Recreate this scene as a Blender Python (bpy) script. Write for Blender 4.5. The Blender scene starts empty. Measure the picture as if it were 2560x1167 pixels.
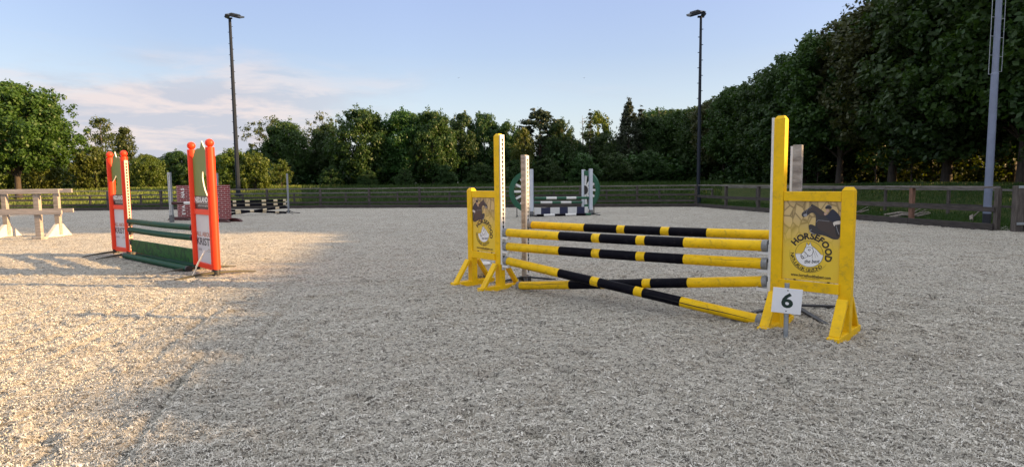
import bpy, math, random
import numpy as np
from mathutils import Vector, Matrix
PI=math.pi
random.seed(7)
SC=bpy.context.scene
COL=SC.collection

# ---------------------------------------------------------------- camera
CAM_H=1.32; PITCH=math.atan((583.5-455)/1500.0); ROLL=0.011
cam_d=bpy.data.cameras.new('camera'); cam=bpy.data.objects.new('camera',cam_d); COL.objects.link(cam)
cam_d.sensor_width=36; cam_d.lens=36*1500/2560.0; cam_d.clip_start=0.05; cam_d.clip_end=3000
_F=Vector((0,math.cos(PITCH),-math.sin(PITCH))); _r=Vector((1,0,0)); _u=Vector((0,math.sin(PITCH),math.cos(PITCH)))
_R=_r*math.cos(ROLL)-_u*math.sin(ROLL); _U=_u*math.cos(ROLL)+_r*math.sin(ROLL)
_m=Matrix((_R,_U,-_F)).transposed().to_4x4(); _m.translation=(0,0,CAM_H); cam.matrix_world=_m
SC.camera=cam

# ---------------------------------------------------------------- sky and sun
SUN_EL=math.radians(15.0); SUN_BACK=math.radians(7.0)          # sun low on the right, a little behind the camera
SUN_DIR=Vector((math.cos(SUN_EL)*math.cos(SUN_BACK),-math.cos(SUN_EL)*math.sin(SUN_BACK),math.sin(SUN_EL)))
W=bpy.data.worlds.new('World'); SC.world=W; W.use_nodes=True
nt=W.node_tree; nt.nodes.clear()
def N(nt,t,**k):
    n=nt.nodes.new(t)
    for a,b in k.items():
        if a.startswith('i_'): n.inputs[a[2:].replace('_',' ')].default_value=b
        else: setattr(n,a,b)
    return n
def L(nt,a,b): nt.links.new(a,b)
sky=N(nt,'ShaderNodeTexSky',sky_type='NISHITA'); sky.sun_disc=False
sky.sun_elevation=SUN_EL; sky.sun_rotation=math.radians(97); sky.air_density=1.0; sky.dust_density=0.6; sky.ozone_density=2.5
tc=N(nt,'ShaderNodeTexCoord')
sep=N(nt,'ShaderNodeSeparateXYZ'); L(nt,tc.outputs['Generated'],sep.inputs[0])
def math_n(nt,op,a,b=None,c=None,clamp=False):
    n=nt.nodes.new('ShaderNodeMath'); n.operation=op; n.use_clamp=clamp
    for i,v in enumerate((a,b,c)):
        if v is None: continue
        if isinstance(v,(int,float)): n.inputs[i].default_value=v
        else: nt.links.new(v,n.inputs[i])
    return n.outputs[0]
def ramp(nt,fac,pts,interp='LINEAR'):
    r=nt.nodes.new('ShaderNodeValToRGB'); r.color_ramp.interpolation=interp
    while len(r.color_ramp.elements)<len(pts): r.color_ramp.elements.new(0.5)
    for e,(p,c) in zip(r.color_ramp.elements,pts):
        e.position=p; e.color=(c,c,c,1) if isinstance(c,(int,float)) else (*c,1)
    nt.links.new(fac,r.inputs[0]); return r.outputs[0]
def mixc(nt,fac,a,b,mode='MIX'):
    m=nt.nodes.new('ShaderNodeMix'); m.data_type='RGBA'; m.blend_type=mode; m.clamp_factor=True
    for s,v in ((m.inputs[0],fac),(m.inputs[6],a),(m.inputs[7],b)):
        if isinstance(v,(int,float)): s.default_value=v
        elif isinstance(v,tuple): s.default_value=(*v,1)
        else: nt.links.new(v,s)
    return m.outputs[2]
mp=N(nt,'ShaderNodeMapping'); mp.inputs['Scale'].default_value=(3.2,3.2,15.0); mp.inputs['Location'].default_value=(1.3,0.4,2.15)
mp.inputs['Rotation'].default_value=(0,math.radians(4),0)
L(nt,tc.outputs['Generated'],mp.inputs[0])
cn=N(nt,'ShaderNodeTexNoise',i_Scale=1.0,i_Detail=7.0,i_Roughness=0.55,i_Distortion=0.35); L(nt,mp.outputs[0],cn.inputs['Vector'])
cn2=N(nt,'ShaderNodeTexNoise',i_Scale=2.3,i_Detail=6.0,i_Roughness=0.6,i_Distortion=0.3); L(nt,mp.outputs[0],cn2.inputs['Vector'])
band=ramp(nt,sep.outputs[2],[(0.0,1.0),(0.13,1.0),(0.175,0.62),(0.215,0.0)])
side=ramp(nt,math_n(nt,'MULTIPLY_ADD',sep.outputs[0],0.5,0.5),[(0.0,1.0),(0.30,1.0),(0.385,0.55),(0.46,0.20),(0.60,0.26),(1.0,0.2)])
dens=math_n(nt,'MULTIPLY',band,side)
cover=math_n(nt,'SUBTRACT',math_n(nt,'ADD',cn.outputs[0],math_n(nt,'MULTIPLY',dens,0.40)),0.60)
cmask=math_n(nt,'MULTIPLY',ramp(nt,math_n(nt,'MULTIPLY',cover,4.5,clamp=True),[(0,0),(1,0.92)],'EASE'),dens,clamp=True)
ccol=mixc(nt,ramp(nt,cn2.outputs[0],[(0.46,0),(0.60,1)]),(1.52,1.56,1.78),(2.20,1.93,1.90))
tint=ramp(nt,sep.outputs[2],[(0.0,(0.60,0.56,0.55)),(0.17,(0.78,0.61,0.575)),(0.30,(0.96,0.715,0.70)),(1.0,(1.0,0.8,0.8))])
skyt=mixc(nt,1.0,sky.outputs[0],tint,'MULTIPLY')
azf=ramp(nt,math_n(nt,'MULTIPLY_ADD',sep.outputs[0],0.5,0.5),[(0.0,0.76),(0.26,0.80),(0.42,0.98),(0.52,1.0),(0.70,0.93),(0.85,0.84)])
skyt=mixc(nt,1.0,skyt,azf,'MULTIPLY')
skyh=mixc(nt,ramp(nt,sep.outputs[2],[(0.33,0.0),(0.52,0.92)]),skyt,(3.0,3.03,3.12))     # overhead sky, out of frame, brightened as added fill light for the shade
skyh=mixc(nt,ramp(nt,sep.outputs[2],[(0.0,0.85),(0.08,0.45),(0.20,0.0)]),skyh,(1.85,2.0,2.25))
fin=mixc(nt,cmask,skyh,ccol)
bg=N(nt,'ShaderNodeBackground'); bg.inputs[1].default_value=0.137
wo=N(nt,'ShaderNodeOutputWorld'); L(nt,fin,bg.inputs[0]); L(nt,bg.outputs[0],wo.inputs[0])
sd=bpy.data.lights.new('sun','SUN'); sd.energy=4.6; sd.angle=math.radians(0.5); sd.color=(1.0,0.635,0.29)
sun=bpy.data.objects.new('sun',sd); COL.objects.link(sun); sun.location=(40,-5,30)
sun.rotation_euler=SUN_DIR.to_track_quat('Z','Y').to_euler()
SC.view_settings.view_transform='Standard'; SC.view_settings.look='None'; SC.view_settings.gamma=1.0
SC.view_settings.use_curve_mapping=False; SC.view_settings.exposure=1.55
SC.cycles.max_bounces=6; SC.cycles.transparent_max_bounces=4

# ---------------------------------------------------------------- materials
MATS={}
def mat(name,col,rough=0.6,metal=0.0,var=0.0,scale=8.0,col2=None,bump=0.0,bscale=None,stretch=(1,1,1),spec=0.5,coat=0.0,rnd=0.0,dirt=0.0,dirtcol=(0.09,0.075,0.055)):
    if name in MATS: return MATS[name]
    m=bpy.data.materials.new(name); m.use_nodes=True; t=m.node_tree; b=t.nodes['Principled BSDF']
    b.inputs['Roughness'].default_value=rough; b.inputs['Metallic'].default_value=metal; b.inputs['Specular IOR Level'].default_value=spec
    b.inputs['Coat Weight'].default_value=coat
    c=None; cc=tuple(col)
    tcn=t.nodes.new('ShaderNodeTexCoord'); mpn=t.nodes.new('ShaderNodeMapping'); mpn.inputs['Scale'].default_value=stretch
    t.links.new(tcn.outputs['Object'],mpn.inputs[0])
    out=cc
    if var or col2:
        n=t.nodes.new('ShaderNodeTexNoise'); n.inputs['Scale'].default_value=scale; n.inputs['Detail'].default_value=6; n.inputs['Roughness'].default_value=0.65
        t.links.new(mpn.outputs[0],n.inputs['Vector'])
        c2=col2 or tuple(x*(1-var) for x in cc)
        out=mixc(t,ramp(t,n.outputs[0],[(0.36,0),(0.64,1)]),cc,c2)
    if dirt:
        n=t.nodes.new('ShaderNodeTexNoise'); n.inputs['Scale'].default_value=scale*2.7; n.inputs['Detail'].default_value=8; n.inputs['Roughness'].default_value=0.75
        t.links.new(tcn.outputs['Object'],n.inputs['Vector'])
        out=mixc(t,ramp(t,n.outputs[0],[(0.565-dirt*0.1,0),(0.69,min(1,dirt*1.8))]),out,dirtcol)
    if rnd:
        oi=t.nodes.new('ShaderNodeObjectInfo'); 
        f=math_n(t,'MULTIPLY_ADD',oi.outputs['Random'],2*rnd,1-rnd)
        hs=t.nodes.new('ShaderNodeHueSaturation'); t.links.new(f,hs.inputs['Value'])
        if isinstance(out,tuple): hs.inputs['Color'].default_value=(*out,1)
        else: t.links.new(out,hs.inputs['Color'])
        out=hs.outputs[0]
    if isinstance(out,tuple): b.inputs['Base Color'].default_value=(*out,1)
    else: t.links.new(out,b.inputs['Base Color'])
    if bump:
        n=t.nodes.new('ShaderNodeTexNoise'); n.inputs['Scale'].default_value=bscale or scale*4; n.inputs['Detail'].default_value=6
        t.links.new(mpn.outputs[0],n.inputs['Vector'])
        bp=t.nodes.new('ShaderNodeBump'); bp.inputs['Strength'].default_value=bump; bp.inputs['Distance'].default_value=0.01
        t.links.new(n.outputs[0],bp.inputs['Height']); t.links.new(bp.outputs[0],b.inputs['Normal'])
    MATS[name]=m; return m
YEL=mat('yellow_paint',(0.86,0.53,0.004),0.5,spec=0.25,var=0.14,scale=5,bump=0.12,bscale=60,dirt=0.30,dirtcol=(0.28,0.19,0.04))
YELP=mat('yellow_pole_paint',(0.88,0.55,0.005),0.45,spec=0.22,var=0.16,scale=6,bump=0.08,bscale=40,dirt=0.38,dirtcol=(0.26,0.18,0.03))
BLKP=mat('black_pole_paint',(0.0055,0.0055,0.010),0.5,spec=0.06,var=0.3,scale=7,dirt=0.15,dirtcol=(0.06,0.055,0.05))
CAPM=mat('grey_cap',(0.30,0.31,0.32),0.6,metal=0.2,var=0.4,scale=25,dirt=0.3)
WHT=mat('white_plastic',(0.72,0.72,0.70),0.45,var=0.1,scale=9,dirt=0.12,dirtcol=(0.35,0.30,0.24))
DARKH=mat('hole_black',(0.012,0.012,0.012),0.8)
ORG=mat('orange_plastic',(0.88,0.048,0.011),0.42,spec=0.3,var=0.08,scale=4,dirt=0.08,dirtcol=(0.35,0.09,0.04))
GRNP=mat('green_pole_paint',(0.006,0.068,0.032),0.48,spec=0.12,var=0.25,scale=6,dirt=0.2,dirtcol=(0.10,0.11,0.07))
OLIVE=mat('olive_panel',(0.17,0.215,0.040),0.5,var=0.08,scale=3)
STEEL=mat('dull_steel',(0.20,0.21,0.22),0.45,metal=0.6,var=0.3,scale=14)
DSTEEL=mat('dark_steel',(0.045,0.045,0.048),0.5,metal=0.4,var=0.4,scale=14)
GALV=mat('galvanised',(0.36,0.39,0.42),0.45,metal=0.5,var=0.25,scale=20)
FOOTM=mat('foot_metal',(0.075,0.066,0.04),0.45,metal=0.35,var=0.35,scale=9)
WOODG=mat('grey_wood',(0.36,0.32,0.29),0.8,col2=(0.22,0.195,0.175),scale=5,stretch=(1,1,9),bump=0.4,bscale=30)
WOODH=mat('grey_plank',(0.40,0.36,0.34),0.8,col2=(0.25,0.22,0.20),scale=4,stretch=(0.6,9,9),bump=0.4,bscale=20)
WOODR=mat('weathered_board',(0.40,0.375,0.345),0.8,col2=(0.19,0.17,0.155),scale=7,stretch=(1,1,3),bump=0.4,bscale=30)
FENCE=mat('fence_wood',(0.068,0.058,0.052),0.85,col2=(0.024,0.020,0.018),scale=5,stretch=(0.7,6,6),bump=0.5,bscale=16,rnd=0.2)
FENCEP=mat('fence_post_wood',(0.10,0.085,0.075),0.85,col2=(0.038,0.031,0.027),scale=5,stretch=(5,5,0.7),bump=0.5,bscale=16,rnd=0.2)
REDW=mat('reddish_post_wood',(0.23,0.115,0.075),0.8,col2=(0.11,0.06,0.04),scale=5,stretch=(5,5,0.7),bump=0.4)
RAILT=mat('top_rail_wood',(0.20,0.182,0.172),0.85,col2=(0.085,0.075,0.068),scale=4,stretch=(0.7,6,6),bump=0.5,bscale=16)
SIGNW=mat('sign_white',(0.80,0.81,0.84),0.35,var=0.05,scale=5,dirt=0.06,dirtcol=(0.4,0.38,0.35))
INK=mat('ink_black',(0.018,0.014,0.012),0.45)
INKG=mat('ink_dark_green',(0.006,0.026,0.020),0.4)
INKW=mat('ink_white',(0.82,0.82,0.80),0.45)
INKR=mat('ink_brick_orange',(0.42,0.10,0.045),0.45)
INKN=mat('ink_navy',(0.018,0.022,0.045),0.45)
LAMPM=mat('mast_dark_steel',(0.012,0.018,0.030),0.45,metal=0.0,var=0.3,scale=3,spec=0.35)
LAMPL=mat('mast_light_steel',(0.20,0.235,0.33),0.5,metal=0.1,var=0.2,scale=2.5)
GREENP=mat('wheel_green',(0.008,0.105,0.050),0.4,var=0.3,scale=6)
GREYP=mat('panel_grey_white',(0.60,0.60,0.64),0.4,var=0.06,scale=3)

# brick pattern for the padded columns (uses the mesh's own UV in metres)
def brick_mat():
    m=bpy.data.materials.new('printed_brick'); m.use_nodes=True; t=m.node_tree; b=t.nodes['Principled BSDF']; b.inputs['Roughness'].default_value=0.5
    uv=t.nodes.new('ShaderNodeUVMap'); br=t.nodes.new('ShaderNodeTexBrick')
    br.inputs['Color1'].default_value=(0.22,0.013,0.020,1); br.inputs['Color2'].default_value=(0.16,0.012,0.018,1); br.inputs['Mortar'].default_value=(0.55,0.44,0.42,1)
    br.inputs['Scale'].default_value=1.0; br.inputs['Mortar Size'].default_value=0.0065; br.inputs['Brick Width'].default_value=0.23; br.inputs['Row Height'].default_value=0.072
    t.links.new(uv.outputs[0],br.inputs[0]); t.links.new(br.outputs[0],b.inputs['Base Color']); return m
BRICK=brick_mat()
MAROON=mat('maroon_paint',(0.075,0.016,0.016),0.5,var=0.3,scale=6)
def swirl_mat():
    m=bpy.data.materials.new('green_swirl_board'); m.use_nodes=True; t=m.node_tree; b=t.nodes['Principled BSDF']; b.inputs['Roughness'].default_value=0.5; b.inputs['Specular IOR Level'].default_value=0.12
    tcn=t.nodes.new('ShaderNodeTexCoord'); n=t.nodes.new('ShaderNodeTexNoise'); n.inputs['Scale'].default_value=2.0; n.inputs['Detail'].default_value=1; n.inputs['Distortion'].default_value=4.5
    t.links.new(tcn.outputs['Object'],n.inputs['Vector'])
    c=ramp(t,n.outputs[0],[(0.40,(0.012,0.055,0.022)),(0.49,(0.018,0.075,0.026)),(0.515,(0.035,0.17,0.03)),(0.54,(0.014,0.065,0.024)),(0.62,(0.03,0.13,0.028)),(0.7,(0.012,0.05,0.02))])
    t.links.new(c,b.inputs['Base Color']); return m
SWIRL=swirl_mat()
def picture_mat():      # printed stones fading into plain yellow
    m=bpy.data.materials.new('printed_yellow_poster'); m.use_nodes=True; t=m.node_tree; b=t.nodes['Principled BSDF']; b.inputs['Roughness'].default_value=0.33
    tcn=t.nodes.new('ShaderNodeTexCoord'); mpn=t.nodes.new('ShaderNodeMapping'); mpn.inputs['Scale'].default_value=(1.5,1,0.75); mpn.inputs['Rotation'].default_value=(0,0.25,0)
    t.links.new(tcn.outputs['Object'],mpn.inputs[0])
    v=t.nodes.new('ShaderNodeTexVoronoi'); v.feature='DISTANCE_TO_EDGE'; v.inputs['Scale'].default_value=13.0; t.links.new(mpn.outputs[0],v.inputs['Vector'])
    v2=t.nodes.new('ShaderNodeTexVoronoi'); v2.inputs['Scale'].default_value=13.0; t.links.new(mpn.outputs[0],v2.inputs['Vector'])
    hs=t.nodes.new('ShaderNodeHueSaturation'); hs.inputs['Saturation'].default_value=0.0; t.links.new(v2.outputs['Color'],hs.inputs['Color'])
    st=mixc(t,0.55,(0.62,0.46,0.22),hs.outputs[0],'MULTIPLY')
    st=mixc(t,ramp(t,v.outputs['Distance'],[(0.0,0.85),(0.10,0.0)]),st,(0.12,0.08,0.035))
    s=t.nodes.new('ShaderNodeSeparateXYZ'); t.links.new(tcn.outputs['Object'],s.inputs[0])
    f=ramp(t,math_n(t,'MULTIPLY_ADD',s.outputs[2],2.0,-1.30,clamp=True),[(0.0,0.0),(0.16,0.06),(0.42,0.5),(0.70,0.96)])
    t.links.new(mixc(t,f,(0.74,0.52,0.035),st),b.inputs['Base Color']); return m
POSTER=picture_mat()

def leaf_mat(name,c1,c2,trans=0.35,rough=0.5,rnd=0.18):
    m=bpy.data.materials.new(name); m.use_nodes=True; t=m.node_tree; t.nodes.clear()
    o=t.nodes.new('ShaderNodeOutputMaterial'); b=t.nodes.new('ShaderNodeBsdfPrincipled'); tr=t.nodes.new('ShaderNodeBsdfTranslucent'); mx=t.nodes.new('ShaderNodeMixShader')
    tcn=t.nodes.new('ShaderNodeTexCoord'); n=t.nodes.new('ShaderNodeTexNoise'); n.inputs['Scale'].default_value=0.55; n.inputs['Detail'].default_value=3
    t.links.new(tcn.outputs['Object'],n.inputs['Vector'])
    w=t.nodes.new('ShaderNodeTexWhiteNoise'); g=t.nodes.new('ShaderNodeNewGeometry')
    n2=t.nodes.new('ShaderNodeTexNoise'); n2.inputs['Scale'].default_value=7; n2.inputs['Detail'].default_value=2; t.links.new(tcn.outputs['Object'],n2.inputs['Vector'])
    f=math_n(t,'ADD',ramp(t,n.outputs[0],[(0.3,0),(0.7,0.6)]),ramp(t,n2.outputs[0],[(0.35,0),(0.65,0.4)]),clamp=True)
    c=mixc(t,f,c1,c2)
    oi=t.nodes.new('ShaderNodeObjectInfo'); hs=t.nodes.new('ShaderNodeHueSaturation')
    t.links.new(math_n(t,'MULTIPLY_ADD',oi.outputs['Random'],2*rnd,1-rnd),hs.inputs['Value']); t.links.new(math_n(t,'MULTIPLY_ADD',oi.outputs['Random'],0.03,0.485),hs.inputs['Hue'])
    t.links.new(c,hs.inputs['Color'])
    b.inputs['Roughness'].default_value=rough; b.inputs['Specular IOR Level'].default_value=0.35
    t.links.new(hs.outputs[0],b.inputs['Base Color'])
    tw=mixc(t,1.0,hs.outputs[0],(1.5,1.35,0.5),'MULTIPLY'); t.links.new(tw,tr.inputs[0])
    mx.inputs[0].default_value=trans; t.links.new(b.outputs[0],mx.inputs[1]); t.links.new(tr.outputs[0],mx.inputs[2]); t.links.new(mx.outputs[0],o.inputs[0])
    return m
LF_DARK=leaf_mat('leaf_dark_green',(0.022,0.060,0.015),(0.048,0.096,0.023),0.28)
LF_GOLD=leaf_mat('leaf_golden_green',(0.028,0.052,0.007),(0.068,0.082,0.011),0.42)
LF_MID=leaf_mat('leaf_mid_green',(0.022,0.064,0.012),(0.052,0.108,0.022),0.30)
LF_OAK=leaf_mat('leaf_fresh_green',(0.028,0.070,0.012),(0.068,0.122,0.019),0.33)
LF_YEL=leaf_mat('leaf_yellow_green',(0.056,0.098,0.013),(0.110,0.140,0.024),0.36)
LF_BIRCH=leaf_mat('leaf_birch',(0.042,0.070,0.020),(0.080,0.105,0.032),0.33)
LF_PINE=leaf_mat('needle_dark',(0.020,0.040,0.018),(0.045,0.062,0.026),0.12)
LF_RUST=leaf_mat('leaf_brownish',(0.045,0.058,0.020),(0.068,0.082,0.026),0.25)
BARK=mat('bark',(0.075,0.058,0.042),0.9,col2=(0.035,0.028,0.022),scale=6,stretch=(3,3,0.6),bump=0.6,bscale=14)
BARKR=mat('bark_reddish',(0.15,0.085,0.055),0.9,col2=(0.06,0.038,0.028),scale=6,stretch=(3,3,0.6),bump=0.6,bscale=14)
BARKG=mat('bark_pale',(0.26,0.23,0.20),0.9,col2=(0.12,0.10,0.085),scale=6,stretch=(3,3,0.6),bump=0.5)

# ---------------------------------------------------------------- mesh helpers
def rotz(a): return Matrix.Rotation(a,4,'Z')
class MB:
    def __init__(s): s.v=[]; s.f=[]; s.mi=[]; s.sm=[]
    def add(s,vs,fs,mi=0,M=None,smooth=False):
        o=len(s.v)
        for p in vs: s.v.append(tuple(M@Vector(p)) if M is not None else tuple(p))
        for f in fs: s.f.append([i+o for i in f]); s.mi.append(mi); s.sm.append(smooth)
    def box(s,a,b,mi=0,M=None):
        (x0,y0,z0),(x1,y1,z1)=a,b
        vs=[(x0,y0,z0),(x1,y0,z0),(x1,y1,z0),(x0,y1,z0),(x0,y0,z1),(x1,y0,z1),(x1,y1,z1),(x0,y1,z1)]
        s.add(vs,[(0,3,2,1),(4,5,6,7),(0,1,5,4),(1,2,6,5),(2,3,7,6),(3,0,4,7)],mi,M)
    def beam(s,p,q,w,h,mi=0,up=(0,0,1)):     # box along p-q, w across, h along up
        p,q=Vector(p),Vector(q); d=(q-p); l=d.length; d.normalize(); up=Vector(up); a=d.cross(up)
        if a.length<1e-4: a=d.cross(Vector((0,1,0)))
        a.normalize(); u=a.cross(d)
        vs=[]
        for t in (p,q):
            for sa,su in ((-1,-1),(1,-1),(1,1),(-1,1)): vs.append(t+a*sa*w/2+u*su*h/2)
        s.add(vs,[(0,1,2,3),(7,6,5,4),(0,4,5,1),(1,5,6,2),(2,6,7,3),(3,7,4,0)],mi)
    def tube(s,pts,rad,seg=12,mi=0,cap=True,M=None,mis=None,smooth=True):
        pts=[Vector(p) for p in pts]; n=len(pts); vs=[]; fs=[]
        ref=None
        for i,p in enumerate(pts):
            d=(pts[min(i+1,n-1)]-pts[max(i-1,0)]).normalized()
            if ref is None:
                ref=d.cross(Vector((0,0,1)))
                if ref.length<0.05: ref=d.cross(Vector((1,0,0)))
            a=(ref-d*ref.dot(d)).normalized(); ref=a; b=d.cross(a)
            r=rad[i] if isinstance(rad,(list,tuple)) else rad
            for k in range(seg):
                t=2*PI*k/seg; vs.append(p+a*(r*math.cos(t))+b*(r*math.sin(t)))
        for i in range(n-1):
            for k in range(seg):
                k2=(k+1)%seg; s_f=(i*seg+k,i*seg+k2,(i+1)*seg+k2,(i+1)*seg+k); fs.append(s_f)
        o=len(s.f); s.add(vs,fs,mi,M,smooth)
        if mis:
            for i in range(n-1):
                for k in range(seg): s.mi[o+i*seg+k]=mis[i]
        if cap:
            s.add(vs[:seg],[tuple(reversed(range(seg)))],mis[0] if mis else mi,M); s.add(vs[-seg:],[tuple(range(seg))],mis[-1] if mis else mi,M)
    def ball(s,c,r,mi=0,nu=20,nv=12,sx=1,sy=1,sz=1):
        vs=[];fs=[]
        for j in range(nv+1):
            t=PI*j/nv
            for i in range(nu):
                a=2*PI*i/nu; vs.append((c[0]+r*sx*math.sin(t)*math.cos(a),c[1]+r*sy*math.sin(t)*math.sin(a),c[2]+r*sz*math.cos(t)))
        for j in range(nv):
            for i in range(nu): 
                i2=(i+1)%nu; fs.append((j*nu+i,(j+1)*nu+i,(j+1)*nu+i2,j*nu+i2))
        s.add(vs,fs,mi,None,True)
    def prism(s,poly,th,M=None,mi=0,mside=None):    # poly in local x,z; thickness along +y
        n=len(poly); vs=[(x,0,z) for x,z in poly]+[(x,th,z) for x,z in poly]
        area=sum(poly[i][0]*poly[(i+1)%n][1]-poly[(i+1)%n][0]*poly[i][1] for i in range(n))
        o=list(range(n)); 
        if area<0: o=o[::-1]
        s.add([vs[i] for i in o],[tuple(range(n))],mi,M); s.add([vs[i+n] for i in o],[tuple(reversed(range(n)))],mi,M)
        fs=[]
        for k in range(n):
            a,b=o[k],o[(k+1)%n]; fs.append((a,a+n,b+n,b))
        s.add(vs,fs,mi if mside is None else mside,M)
    def build(s,name,mats,parent=None,bevel=0.0,loc=None):
        me=bpy.data.meshes.new(name); me.from_pydata(s.v,[],s.f); 
        for m in (mats if isinstance(mats,(list,tuple)) else [mats]): me.materials.append(m)
        me.polygons.foreach_set('material_index',s.mi); me.polygons.foreach_set('use_smooth',s.sm); me.update()
        o=bpy.data.objects.new(name,me); COL.objects.link(o)
        if parent: o.parent=parent
        if bevel:
            b=o.modifiers.new('bevel','BEVEL'); b.width=bevel; b.segments=2; b.limit_method='ANGLE'; b.angle_limit=0.7
        return o
def tag(o,label=None,cat=None,group=None,kind=None):
    if label: o['label']=label
    if cat: o['category']=cat
    if group: o['group']=group
    if kind: o['kind']=kind
    return o
def empty(name,loc,rz=0.0,label=None,cat=None,group=None):
    o=bpy.data.objects.new(name,None); COL.objects.link(o); o.empty_display_size=0.2; o.location=loc; o.rotation_euler=(0,0,rz)
    return tag(o,label,cat,group)
def quads_object(name,V,mats,parent=None,nper=4,attr=None,smooth=False):   # V: (n,4,3)
    n=V.shape[0]; me=bpy.data.meshes.new(name)
    me.vertices.add(n*4); me.vertices.foreach_set('co',V.reshape(-1).astype(np.float32))
    me.loops.add(n*4); me.loops.foreach_set('vertex_index',np.arange(n*4,dtype=np.int32))
    me.polygons.add(n); me.polygons.foreach_set('loop_start',np.arange(0,n*4,4,dtype=np.int32)); me.polygons.foreach_set('loop_total',np.full(n,4,dtype=np.int32))
    for m in (mats if isinstance(mats,(list,tuple)) else [mats]): me.materials.append(m)
    me.update(calc_edges=True)
    return me
def grid_mesh(name,P,nr,nc,m,smooth=True):       # P (nr*nc,3)
    me=bpy.data.meshes.new(name)
    i=np.arange(nr-1)[:,None]*nc+np.arange(nc-1)[None,:]
    q=np.stack([i,i+1,i+nc+1,i+nc],-1).reshape(-1,4).astype(np.int32); nq=len(q)
    me.vertices.add(nr*nc); me.vertices.foreach_set('co',P.reshape(-1).astype(np.float32))
    me.loops.add(nq*4); me.loops.foreach_set('vertex_index',q.reshape(-1))
    me.polygons.add(nq); me.polygons.foreach_set('loop_start',np.arange(0,nq*4,4,dtype=np.int32)); me.polygons.foreach_set('loop_total',np.full(nq,4,dtype=np.int32))
    me.materials.append(m); me.update(calc_edges=True)
    if smooth: me.polygons.foreach_set('use_smooth',np.ones(nq,dtype=bool))
    return me
def hash2(ix,iy,seed):
    h=(ix.astype(np.int64)*374761393+iy.astype(np.int64)*668265263+seed*1442695041)&0x7fffffff
    h=((h^(h>>13))*1274126177)&0x7fffffff; return ((h^(h>>16))&0xffff)/65535.0
def vnoise(x,y,seed=0):
    ix=np.floor(x).astype(np.int64); iy=np.floor(y).astype(np.int64); fx=x-ix; fy=y-iy
    fx=fx*fx*(3-2*fx); fy=fy*fy*(3-2*fy)
    a=hash2(ix,iy,seed);b=hash2(ix+1,iy,seed);c=hash2(ix,iy+1,seed);d=hash2(ix+1,iy+1,seed)
    return (a*(1-fx)+b*fx)*(1-fy)+(c*(1-fx)+d*fx)*fy-0.5

# text as flat meshes
_tc={}
def text2d(txt,size,bold=0.0,shear=0.0,space=1.0):
    k=(txt,size,bold,shear,space)
    if k in _tc: return _tc[k]
    cu=bpy.data.curves.new('txt','FONT'); cu.body=txt; cu.size=size; cu.offset=bold; cu.shear=shear; cu.space_character=space
    cu.resolution_u=3; cu.align_x='CENTER'
    ob=bpy.data.objects.new('txt',cu); COL.objects.link(ob)
    me=bpy.data.meshes.new_from_object(ob)
    vs=[(v.co.x,v.co.y) for v in me.vertices]; fs=[tuple(p.vertices) for p in me.polygons]
    bpy.data.objects.remove(ob); bpy.data.curves.remove(cu); bpy.data.meshes.remove(me)
    _tc[k]=(vs,fs); return _tc[k]
def put_text(mb,txt,size,x,z,bold=0.0,shear=0.0,rot=0.0,mi=0,y=0.0,M=None,sx=1.0,width=None,space=1.0):
    vs,fs=text2d(txt,size,bold,shear,space)
    if not vs: return
    if width: 
        w=max(v[0] for v in vs)-min(v[0] for v in vs); c=(max(v[0] for v in vs)+min(v[0] for v in vs))/2
        vs=[((v[0]-c)*width/w,v[1]) for v in vs]
    c,s=math.cos(rot),math.sin(rot)
    mb.add([(x+(a*sx*c-b*s),y,z+(a*sx*s+b*c)) for a,b in vs],fs,mi,M)
def stroke(mb,pts,w,mi=0,y=0.0,M=None):
    pts=[Vector((p[0],p[1])) for p in pts]; n=len(pts); vs=[]
    for i,p in enumerate(pts):
        d=(pts[min(i+1,n-1)]-pts[max(i-1,0)]).normalized(); nn=Vector((-d.y,d.x))
        ww=(w[i] if isinstance(w,(list,tuple)) else w)/2
        for q in (p+nn*ww,p-nn*ww): vs.append((q.x,y,q.y))
    mb.add(vs,[(2*i,2*i+1,2*i+3,2*i+2) for i in range(n-1)],mi,M)
def flat(mb,poly,mi=0,y=0.0,M=None):
    mb.add([(a,y,b) for a,b in poly],[tuple(range(len(poly)))],mi,M)
def smooth_poly(pts,it=2):
    for _ in range(it):
        q=[]
        for i in range(len(pts)):
            a=pts[i];b=pts[(i+1)%len(pts)]
            q+= [(a[0]*.75+b[0]*.25,a[1]*.75+b[1]*.25),(a[0]*.25+b[0]*.75,a[1]*.25+b[1]*.75)]
        pts=q
    return pts

def _ss(t): t=np.clip(t,0,1); return t*t*(3-2*t)
def terrain(x,y):      # the meadow lies flat round the arena and rises a little towards the trees
    x=np.asarray(x,float); y=np.asarray(y,float)
    fxx=np.where(y>14.55,12.0-(y-14.55)*0.185,12.0)
    return -0.09+1.06*np.maximum(_ss((y-40)/19),_ss((x-fxx-5.5)/8)*_ss((y-8)/8))
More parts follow.
